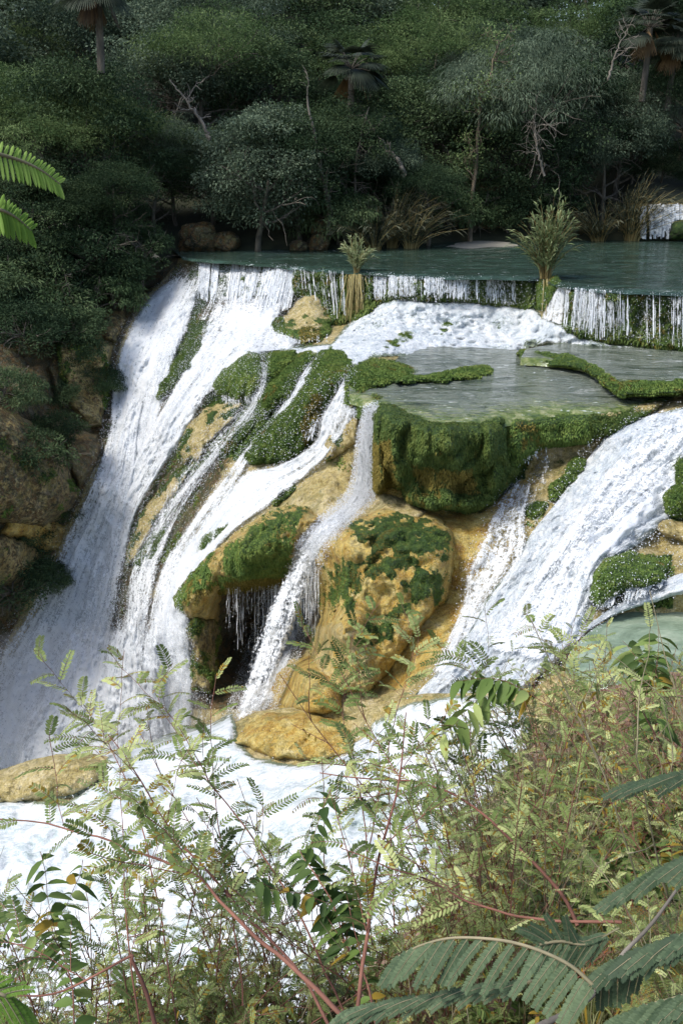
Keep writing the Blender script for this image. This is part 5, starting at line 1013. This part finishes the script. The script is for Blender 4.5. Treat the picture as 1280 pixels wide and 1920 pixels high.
def at(P, f):
    n = len(P)-1; i = min(int(f*n), n-1); g = f*n-i; return P[i]*(1-g)+P[i+1]*g, unit(P[i+1]-P[i])
def leafup(st, lf, r, P, R, f0, n, kind, sc=1.):
    sc = sc*.72 if kind == 'comb' else sc
    """put leaves along a stem"""
    for q in range(n):
        f = f0+(1-f0)*(q+.5*r.random())/n; p, t = at(P, f); a = q*2.4+r.normal(0, .3); s = unit(np.cross(t, Z+r.normal(0, .1, 3))); u = np.cross(s, t)
        d = unit(t*.55+(s*math.cos(a)+u*math.sin(a)*.5)*1.+Z*.1)
        if kind == 'comb': comb(lf, st, r, p, d, Z+r.normal(0, .35, 3), r.uniform(.10, .19)*sc, 12, .030*sc, .0085*sc, r.uniform(.1, .5))
        elif kind == 'bip':
            L = r.uniform(.14, .24)*sc; k = np.linspace(0, 1, 6)[:, None]; c = p+d*L*k-Z*.25*L*k**2; st.tube(c, np.linspace(.0014, .0008, 6), 3, rnd=.5); nn = unit(Z+r.normal(0, .3, 3)); rn = r.uniform(.2, .9)
            for g in range(r.integers(4, 7)):
                p2, t2 = at(c, .25+.75*g/5.5); s2 = unit(np.cross(t2, nn))
                for sg in (1, -1): comb(lf, st, r, p2, s2*sg+t2*.55, nn, L*.52*(1-.3*abs(g/5-.4)), 11, .014*sc, .0042*sc, .25, rnd=rn, rib=.0008)
        elif kind == 'ovate':
            for sg in (1, -1): ovate(lf, r, p, s*sg+t*.35-Z*r.uniform(0, .8), r.uniform(.05, .09)*sc, r.uniform(.022, .04)*sc)
def shrub_proto(seed, kind, H=1., nst=5, nside=4, nl=9, stem=None, lmat=None, spread=.45, sc=1.):
    r = np.random.default_rng(seed); st, lf = Acc(), Acc()
    for q in range(nst):
        a = r.random()*6.28; d = np.array([math.cos(a)*spread, math.sin(a)*spread, 1.]); P, R = branch(r, (r.normal(0, .05), r.normal(0, .05), -.1), d, H*r.uniform(.8, 1.15), .0065, .002, 12, .07, -.012); st.tube(P, R, 5, rnd=.3)
        leafup(st, lf, r, P, R, .35, nl, kind, sc)
        for z in range(nside):
            k = r.integers(3, 10); a = r.random()*6.28; B, Rb = branch(r, P[k], unit(P[k+1]-P[k])+np.array([math.cos(a), math.sin(a), .1])*.8, H*r.uniform(.3, .5), .003, .0012, 8, .1, -.01); st.tube(B, Rb, 4, rnd=.3); leafup(st, lf, r, B, Rb, .15, nl, kind, sc)
    return st.mesh('stems', stem), lf.mesh('foliage', lmat, False)
def grass_proto(seed, n, H, mat, wd=.009):
    r = np.random.default_rng(seed); lf, st = Acc(), Acc()
    for q in range(n):
        a = r.random()*6.28; o = np.array([math.cos(a), math.sin(a), 0])*r.random()*.1; blade(lf, r, o, o*4+[r.normal(0, .25), r.normal(0, .25), 1], H*r.uniform(.5, 1.1), wd*r.uniform(.6, 1.4), r.uniform(.1, .8), r.random())
    for q in range(5):
        P, R = branch(r, (0, 0, 0), (r.normal(0, .3), r.normal(0, .3), 1), H*1.15, .003, .0012, 8, .06); st.tube(P, R, 4, rnd=.5)
    return st.mesh('stems', M_GST), lf.mesh('blades', mat, False)
def dry_proto(seed):
    r = np.random.default_rng(seed); st, lf = Acc(), Acc()
    for q in range(8):
        P, R = branch(r, (r.normal(0, .08), r.normal(0, .08), 0), (r.normal(0, .7), r.normal(0, .7), 1), r.uniform(.5, .9), .006, .002, 10, .16); st.tube(P, R, 5, rnd=.3)
        for z in range(6):
            k = r.integers(2, 9); B, Rb = branch(r, P[k], r.normal(0, 1, 3)+[0, 0, .4], r.uniform(.15, .35), .003, .001, 6, .25); st.tube(B, Rb, 4, rnd=.3)
            for y in range(5): p, t = at(B, r.random()); ovate(lf, r, p, r.normal(0, 1, 3)-[0, 0, .6], r.uniform(.02, .05), r.uniform(.008, .018))
    return st.mesh('twigs', M_STEM), lf.mesh('withered_leaves', M_DRY, False)
def wand_proto(seed, mat, n=10, nl=11, spread=.45, sc=.75, stem=None):
    r = np.random.default_rng(seed); st, lf = Acc(), Acc()
    for q in range(n):
        a = r.random()*6.28; P, R = branch(r, (r.normal(0, .08), r.normal(0, .08), -.1), (math.cos(a)*spread*r.random(), math.sin(a)*spread*r.random(), 1.), r.uniform(.9, 1.5), .0042, .0012, 14, .05, -.016); st.tube(P, R, 5, rnd=.3)
        if r.random() < .75: leafup(st, lf, r, P, R, .45, nl, 'comb', sc)
        for z in range(4):
            k = r.integers(5, 13); B, Rb = branch(r, P[k], unit(P[k+1]-P[k])+r.normal(0, .6, 3), r.uniform(.15, .4), .002, .0008, 7, .12); st.tube(B, Rb, 4, rnd=.3)
            if r.random() < .5: leafup(st, lf, r, B, Rb, .3, 4, 'comb', sc)
            else:
                for y in range(5): p, t = at(B, r.random()); ovate(lf, r, p, r.normal(0, .6, 3)-[0, 0, 1.], r.uniform(.012, .025), .008, rnd=.985)
    return st.mesh('stems', stem or M_STEM), lf.mesh('foliage', mat, False)
FG = {'wand': [wand_proto(31, M_MIM), wand_proto(32, M_MIM, 12, 8, .7, .65, M_GST), wand_proto(33, M_MIM, 9, 12, .55, .85)], 'mimosa': [shrub_proto(1, 'comb', 1.1, 4, 4, 9, M_STEM, M_MIM, .6, .8), shrub_proto(2, 'comb', 1.0, 5, 4, 8, M_STEM, M_MIM, .8, .75), shrub_proto(3, 'comb', 1.2, 4, 5, 9, M_GST, M_MIM, .5, .8)],
      'acacia': [shrub_proto(4, 'bip', 1.1, 4, 3, 6, M_STEM, M_MIM), shrub_proto(5, 'bip', 1.0, 4, 3, 6, M_GST, M_FERN, .6)],
      'leafy': [shrub_proto(6, 'ovate', .8, 7, 5, 10, M_GST, M_OVA, .5), shrub_proto(7, 'ovate', .9, 6, 5, 10, M_STEM, M_OVA, .7, 1.25)],
      'grass': [grass_proto(8, 100, .8, M_GRS), grass_proto(9, 80, 1.05, M_GRS, .013), grass_proto(12, 130, .65, M_GRS, .007)],
      'dry': [dry_proto(10), dry_proto(11)]}
FN = {'wand': ('wiry_shrub', 'wiry shrub of thin upright stems', 'shrub', ('stems', 'foliage')), 'mimosa': ('mimosa_shrub', 'feathery mimosa shrub', 'shrub', ('stems', 'foliage')), 'acacia': ('acacia_shrub', 'fine leaved acacia shrub', 'shrub', ('stems', 'foliage')), 'leafy': ('leafy_shrub', 'shrub with drooping oval leaves', 'shrub', ('stems', 'foliage')),
      'grass': ('grass_tuft', 'tuft of long grass blades', 'grass tuft', ('stems', 'blades')), 'dry': ('withered_shrub', 'reddish brown withered shrub', 'dry shrub', ('twigs', 'withered_leaves'))}
FROW = {}
def fgput(kind, px, py, s, lean=0.):
    i = rr.randrange(len(FG[kind])); a, b = FG[kind][i]; nm, lb, ct, pn = FN[kind]; p = SK.P(px, py)
    e = empty(nm, p, lb, ct, nm.replace('_', ' ')+'s on the near bank'); e.scale = (s, s, s); e.rotation_euler = (rr.uniform(-.15, .15), lean+rr.uniform(-.15, .15), rr.uniform(0, 6.28))
    link(pn[0], a, e); link(pn[1], b, e); FROW.setdefault((kind, 0 if py > 1900 else 1 if py > 1620 else 2), []).append((px, e))
for i in range(215):        # the dense cover of the right bank
    px, py = rr.uniform(560, 1420), rr.uniform(1320, 2050)
    if sdf(EDGE, np.array([[px]]), np.array([[py]]))[0, 0] < 6: continue
    f = (px-560)/700
    k = rr.choices(['mimosa', 'acacia', 'leafy', 'grass', 'dry'], [2.2, 1.0, 1.8 if px < 950 else 1.0, 5.6, 1.2+2.6*(px > 950)])[0]
    cap = (.62 if py < 1700 else .5 if py < 1900 else .4)*(1 if px > 900 else .85)*(.7 if py < 1480 and px > 1020 else 1)
    fgput(k, px, py, cap*rr.uniform(.7, 1.1)*(.9 if k != 'mimosa' else 1.05))
for px in range(-120, 640, 52):      # the looser fringe at the lower left
    for q in range(2 if px > 240 else 1):
        k = rr.choices(['mimosa', 'leafy', 'grass', 'acacia', 'dry'], [3, 3.2 if px > 200 else 1.4, .8, 1.2, .5])[0]
        py = rr.uniform(2030, 2170); fgput(k, px+rr.uniform(-16, 16), py, (rr.uniform(.45, .7) if k == 'mimosa' else rr.uniform(.42, .66))*(1 if px > 200 else .8), lean=-.12)
for px, py, s in [(900,1500,.8),(980,1440,.8),(1060,1400,.6),(1150,1360,.5),(1240,1345,.5),(860,1560,.9),(1010,1400,.8),(1190,1340,.5),(1270,1335,.6)]:
    fgput('mimosa', px, py, s)
for px in range(-100, 1000, 44):
    fgput('wand', px+rr.uniform(-10, 10), max(1500 if px > 940 else 1700 if px > 880 else 1960, 2060-.25*max(0, px-500))+rr.uniform(-20, 90), rr.uniform(.5, 1.0)*(1 if 150 < px < 1100 else .8))
for i in range(26):
    px, py = rr.uniform(900, 1400), rr.uniform(1400, 1900)
    if sdf(EDGE, np.array([[px]]), np.array([[py]]))[0, 0] > 8: fgput('wand', px, py, rr.uniform(.6, .95))
BN = {0: 'at the very bottom', 1: 'midway on the bank', 2: 'at the bank rim'}
for (kind, row), L in FROW.items():
    for q, (a, e) in enumerate(sorted(L, key=lambda t: t[0])):
        n_ = len(L); od = ORD[q]+' from the left' if q < 24 and q <= n_/2 else ORD[n_-1-q]+' from the right' if n_-1-q < 24 else f'number {q+1} from the left'
        e['label'] = f"{FN[kind][1]}, {od} {BN[row]}"

# long single stems crossing the view
def px3(path, t): 
    p = spl([(a, b) for a, b in path], 30); tt = np.interp(np.linspace(0, 1, 30), np.linspace(0, 1, len(t)), t); return W(p[:, 0], p[:, 1], tt)
def herostem(name, path, t, rad, label, kind='comb', n=14, side=0, sc=1., seed=1, mat=None, lmat=None, f0=.05, cat='stem'):
    r = np.random.default_rng(seed); P = px3(path, t)[::-1]; P = P+fbm(P*6, 2, seed)[:, None]*.012; base = P[0].copy(); P = P-base; e = empty(name, base, label, cat, 'long stems crossing the view'); st, lf, rb_ = Acc(), Acc(), Acc()
    R = np.linspace(rad, rad*.28, 30)*.68; st.tube(P, R, 8, rnd=.3)
    for q in range(int(side*.7)):
        k = r.integers(5, 27); a = r.random()*6.28; B, Rb = branch(r, P[k], unit(P[min(k+1, 29)]-P[k])+r.normal(0, .55, 3)+[0, 0, .4], r.uniform(.18, .38)*sc, R[k]*.45, .001, 9, .1, -.008); rb_.tube(B, Rb, 5, rnd=.3); leafup(rb_, lf, r, B, Rb, .1, 7, kind, sc)
    if n: leafup(rb_, lf, r, P, R, f0, n, kind, sc)
    link('stem', st.mesh('stem', mat or M_STEM), e)
    if rb_.n: link('twigs', rb_.mesh('twigs', mat or M_STEM), e)
    if lf.n: link('foliage', lf.mesh('foliage', lmat or M_MIM, False), e)
herostem('arching_stem', [(-30,1540),(130,1550),(250,1588),(360,1640),(420,1690),(480,1745),(560,1830),(680,1960)], [2.7,2.5,2.3,2.1], .0085, 'long dark stem arching from the lower centre to the left edge', n=10, side=5, seed=1, f0=.45)
herostem('slanting_stem', [(205,1375),(250,1440),(320,1545),(400,1650),(500,1750),(580,1860),(640,1990)], [2.9,2.6,2.3], .0068, 'slanting reddish stem with feathery leaves over the foam', n=14, side=7, seed=2, f0=.4)
herostem('upright_stem', [(765,1330),(752,1440),(730,1530),(702,1640),(682,1790),(662,1960)], [2.9,2.6,2.3], .0085, 'upright reddish stem at the bottom centre', n=8, side=7, seed=3, f0=.45)
herostem('arching_stem', [(600,1448),(700,1458),(790,1474),(880,1510),(960,1570),(1030,1640),(1080,1740)], [3.2,3.0,2.7], .0085, 'dark stem arching over the middle of the bank', n=10, side=6, seed=4, f0=.4)
herostem('bent_stem', [(-40,1875),(60,1868),(160,1835),(245,1790),(252,1800),(275,1860),(300,1960)], [1.9,1.8,1.8], .0062, 'red stem with a sharp elbow at the lower left corner', n=0, side=2, seed=5)
herostem('trailing_vine', [(640,1590),(740,1630),(840,1665),(960,1710),(1080,1728),(1160,1738)], [2.4,2.4,2.3], .006, 'thin mauve stem lying across the bank', n=4, side=3, seed=6)
herostem('thick_stem', [(1330,1590),(1280,1650),(1230,1720),(1160,1800),(1130,1850),(1070,1900),(1000,1930)], [1.9,1.8,1.7], .009, 'thick pale red stem at the lower right corner', n=0, side=2, seed=7, mat=M_PALE)
herostem('upright_stem', [(222,1430),(228,1540),(236,1660),(245,1790),(262,1960)], [2.9,2.7,2.6], .004, 'thin upright stem with combed leaves at the left', n=12, side=5, seed=8, f0=.3)
herostem('slanting_stem', [(292,1300),(330,1360),(370,1420),(420,1500),(480,1590),(560,1720),(640,1900)], [3.6,3.3,2.8], .005, 'slender stem reaching up before the left fall', n=12, side=8, seed=9, f0=.45, sc=1.1)
herostem('slanting_stem', [(145,1300),(190,1370),(225,1440),(260,1540),(300,1700),(340,1960)], [3.6,3.3,2.9], .0042, 'thin stem at the far left before the white water', n=12, side=8, seed=10, f0=.4, sc=1.1)
herostem('slanting_stem', [(400,1270),(398,1350),(400,1440),(410,1560),(440,1760),(460,1960)], [3.8,3.4,2.9], .0042, 'thin upright stem ending before the dark hollow', n=12, side=7, seed=11, f0=.4, sc=1.1)
herostem('slanting_stem', [(790,1150),(775,1240),(745,1330),(720,1440),(690,1600),(640,1800)], [4.6,4.2,3.4], .0045, 'thin stem rising before the orange mound', n=8, side=7, seed=12, f0=.5, sc=1.2)
herostem('slanting_stem', [(610,1270),(640,1330),(650,1400),(680,1520),(700,1700)], [4.4,4.2,3.6], .0045, 'thin stem with fine leaves at the foot of the orange mound', n=10, side=9, seed=13, f0=.3, sc=1.3)
herostem('slanting_stem', [(880,1230),(900,1300),(940,1390),(985,1500),(1010,1640)], [4.8,4.5,4.], .005, 'stem with fine leaves rising at the right of the white water', n=10, side=10, seed=14, f0=.3, sc=1.4)
herostem('slanting_stem', [(1020,1200),(1070,1270),(1130,1350),(1180,1460),(1200,1600)], [5.,4.6,4.], .005, 'stem with fine leaves before the green pool', n=10, side=9, seed=15, f0=.3, sc=1.4)
herostem('leafy_vine', [(1200,1215),(1212,1260),(1225,1330),(1235,1420),(1240,1560)], [4.8,4.5,4.], .005, 'leafy stem with oval leaves in front of the green pool', kind='ovate', n=14, side=6, seed=16, f0=.2, sc=1.3, lmat=M_OVA)
herostem('leafy_vine', [(860,1275),(930,1270),(1000,1310),(1080,1370),(1160,1480)], [4.4,4.3,4.], .004, 'curved stem ending in round leaves over the white rapid', kind='ovate', n=12, side=2, seed=17, f0=.5, sc=1.5, lmat=M_OVA)
herostem('leafy_vine', [(560,1600),(590,1640),(640,1740),(690,1850),(720,1960)], [2.8,2.6,2.4], .005, 'leafy stem with broad green leaves at the bottom centre', kind='ovate', n=18, side=9, seed=18, f0=.2, sc=.8, lmat=M_OVA)
herostem('leafy_vine', [(90,1700),(110,1760),(130,1830),(150,1960)], [2.8,2.6,2.4], .0035, 'small stem with yellow and green leaves at the lower left', kind='ovate', n=14, side=5, seed=19, f0=.1, sc=.8, lmat=M_OVA)

# big fronds close to the lens position
RT = np.array([1., 0, 0]); UPc = np.array([0, math.sin(PITCH), math.cos(PITCH)]); FW = np.array([0, math.cos(PITCH), -math.sin(PITCH)])
def frond(name, path, t, label, npin, plen, pdir, both=True, nl=26, lfw=.5, mat=None, sw=.010, seed=1, toward=.0, rad=.0028, curve=.2, cat='fern frond'):
    """a twice divided leaf: pinnae of many tiny leaflets; plen metres, pdir (right, up) of the pinnae on one side"""
    plen = plen*.86; r = np.random.default_rng(seed); P = px3(path, t); base = P[0].copy(); P = P-base; e = empty(name, base, label, cat, 'large fronds near the viewer'); st, lf = Acc(), Acc()
    st.tube(P, np.linspace(rad, rad*.4, 30), 7, rnd=.3); d0 = unit(RT*pdir[0]+UPc*pdir[1]-FW*toward)
    for q in range(npin):
        f = .03+.96*q/npin; p, tg = at(P, f); L = plen*(1-.75*abs(f-.4)**1.7)*r.uniform(.93, 1.07); rn = r.uniform(.25, .75)
        for sg in ((1, -1) if both else (1,)):
            dd = d0 if sg == 1 else unit(d0-2*np.dot(d0, unit(np.cross(tg, FW)))*unit(np.cross(tg, FW)))
            comb(lf, st, r, p, unit(dd+r.normal(0, .05, 3)), -FW+UPc*.7+r.normal(0, .16, 3), L, int(nl*1.35), sw*.9, sw*.24, curve*r.uniform(.6, 1.6), rnd=rn, rib=.0009, ang=1.15, taper=.35)
    link('rachis', st.mesh('rachis', M_GST), e); link('leaflets', lf.mesh('leaflets', mat or M_FERN, False), e)
frond('large_frond', [(1120,1855),(1060,1805),(965,1768),(860,1758),(790,1772),(735,1800)], [1.25,1.3,1.35], 'large grey green frond with rows of tiny leaflets at the bottom centre', 18, .075, (-.62,-.78), both=False, nl=30, sw=.0095, seed=1)
frond('large_frond', [(1000,1840),(900,1850),(800,1868),(700,1885),(640,1900)], [1.3,1.35,1.4], 'long low frond under the large one at the bottom centre', 15, .05, (-.9,-.45), nl=22, sw=.008, seed=2)
frond('large_frond', [(1330,1440),(1280,1450),(1230,1462),(1180,1470)], [1.5,1.6,1.7], 'grey green frond entering at the right edge, highest of the right hand fronds', 9, .085, (-.97,-.25), both=False, nl=22, sw=.010, seed=3)
frond('large_frond', [(1340,1590),(1280,1610),(1220,1640),(1160,1680)], [1.4,1.5,1.6], 'broad green frond at the right edge, middle of the right hand fronds', 12, .08, (-.85,-.55), both=False, nl=24, sw=.011, seed=4)
frond('large_frond', [(1340,1730),(1260,1760),(1180,1790),(1110,1830)], [1.15,1.2,1.3], 'dense green frond in the lower right corner', 13, .06, (-.8,-.6), nl=26, sw=.010, seed=5)
frond('large_frond', [(1340,1850),(1270,1870),(1200,1890),(1130,1925)], [1.1,1.15,1.2], 'lowest dark green frond in the lower right corner', 12, .05, (-.75,-.66), nl=26, sw=.009, seed=6)
frond('large_frond', [(1010,1770),(1050,1765),(1100,1770),(1160,1740)], [1.5,1.5,1.5], 'small frond behind the large one, tip to the right', 9, .06, (-.6,-.8), nl=22, sw=.009, seed=7)
def bigcomb(name, path, t, label, n, ll, lw, mat, seed, down=(-.35,-.94), up=(-.5,.6)):
    r = np.random.default_rng(seed); P = px3(path, t); base = P[0].copy(); P = P-base; e = empty(name, base, label, 'leaf', 'bright leaves at the upper left'); st, lf = Acc(), Acc(); st.tube(P, np.linspace(.0035, .0012, 30), 7, rnd=.4)
    for q in range(n):
        f = .02+.96*q/(n-1); p, tg = at(P, f); rn = r.uniform(.3, .8)
        for (a, b) in (down, up):
            d = unit(RT*a*(1 if a > 0 else 1-1.6*f)+UPc*b+tg*.35+r.normal(0, .05, 3)); L = ll*(1-.6*abs(f-.35)**1.5)*(.55 if b > 0 else 1.); s = unit(np.cross(d, FW)); k = np.array([0, .12, .5, .85, 1.]); w_ = np.array([.35, .9, 1, .8, .15])*lw*.5
            c = p+d*L*k[:, None]-FW*.1*L*(k**2)[:, None]; nn = np.cross(s, d)*lw*.22; V = np.stack([c-s*w_[:, None]+nn, c, c+s*w_[:, None]+nn], 1).reshape(-1, 3); lf.add(V, grid_faces(5, 3), rnd=rn)
    link('rachis', st.mesh('rachis', M_GST), e); link('leaflets', lf.mesh('leaflets', mat, False), e)
bigcomb('pinnate_leaf', [(-90,275),(-30,283),(30,298),(75,318),(112,345)], [1.25,1.3,1.35], 'bright green comb shaped leaf at the left edge, upper of two', 26, .034, .0047, M_BRT, 1)
bigcomb('pinnate_leaf', [(-90,380),(-40,385),(0,393),(30,408),(58,432)], [1.2,1.2,1.25], 'bright green comb shaped leaf at the left edge, lower of two', 22, .036, .0048, M_BRT, 2)
frond('large_frond', [(-60,1850),(-10,1860),(30,1875),(60,1900)], [.95,.95,1.], 'small green frond in the lower left corner', 9, .035, (.5,-.8), nl=16, sw=.006, seed=8, mat=M_BRT)

# grass of the bank that runs on beside the viewer
r = np.random.default_rng(91); lf = Acc(); tx = V_bank = None
for q in range(5200):
    x, y = r.uniform(1.2, 8), r.uniform(.2, 8); z = min(co[0]*x+co[1]*y+co[2], 2.55)-.2; a, b, f = to_px(np.array([x, y, z]))
    if f > .3 and -60 < a < 1345 and b > 0 and b < 2100: continue
    blade(lf, r, np.array([x, y, z]), np.array([r.normal(0, .4), r.normal(0, .4), 1.]), r.uniform(.15, .5), .012, r.uniform(.1, .7), r.random())
prop(link('bank_grass', lf.mesh('bank_grass', M_GRS, False)), 'grass running on along the near bank', 'grass', kind='stuff')
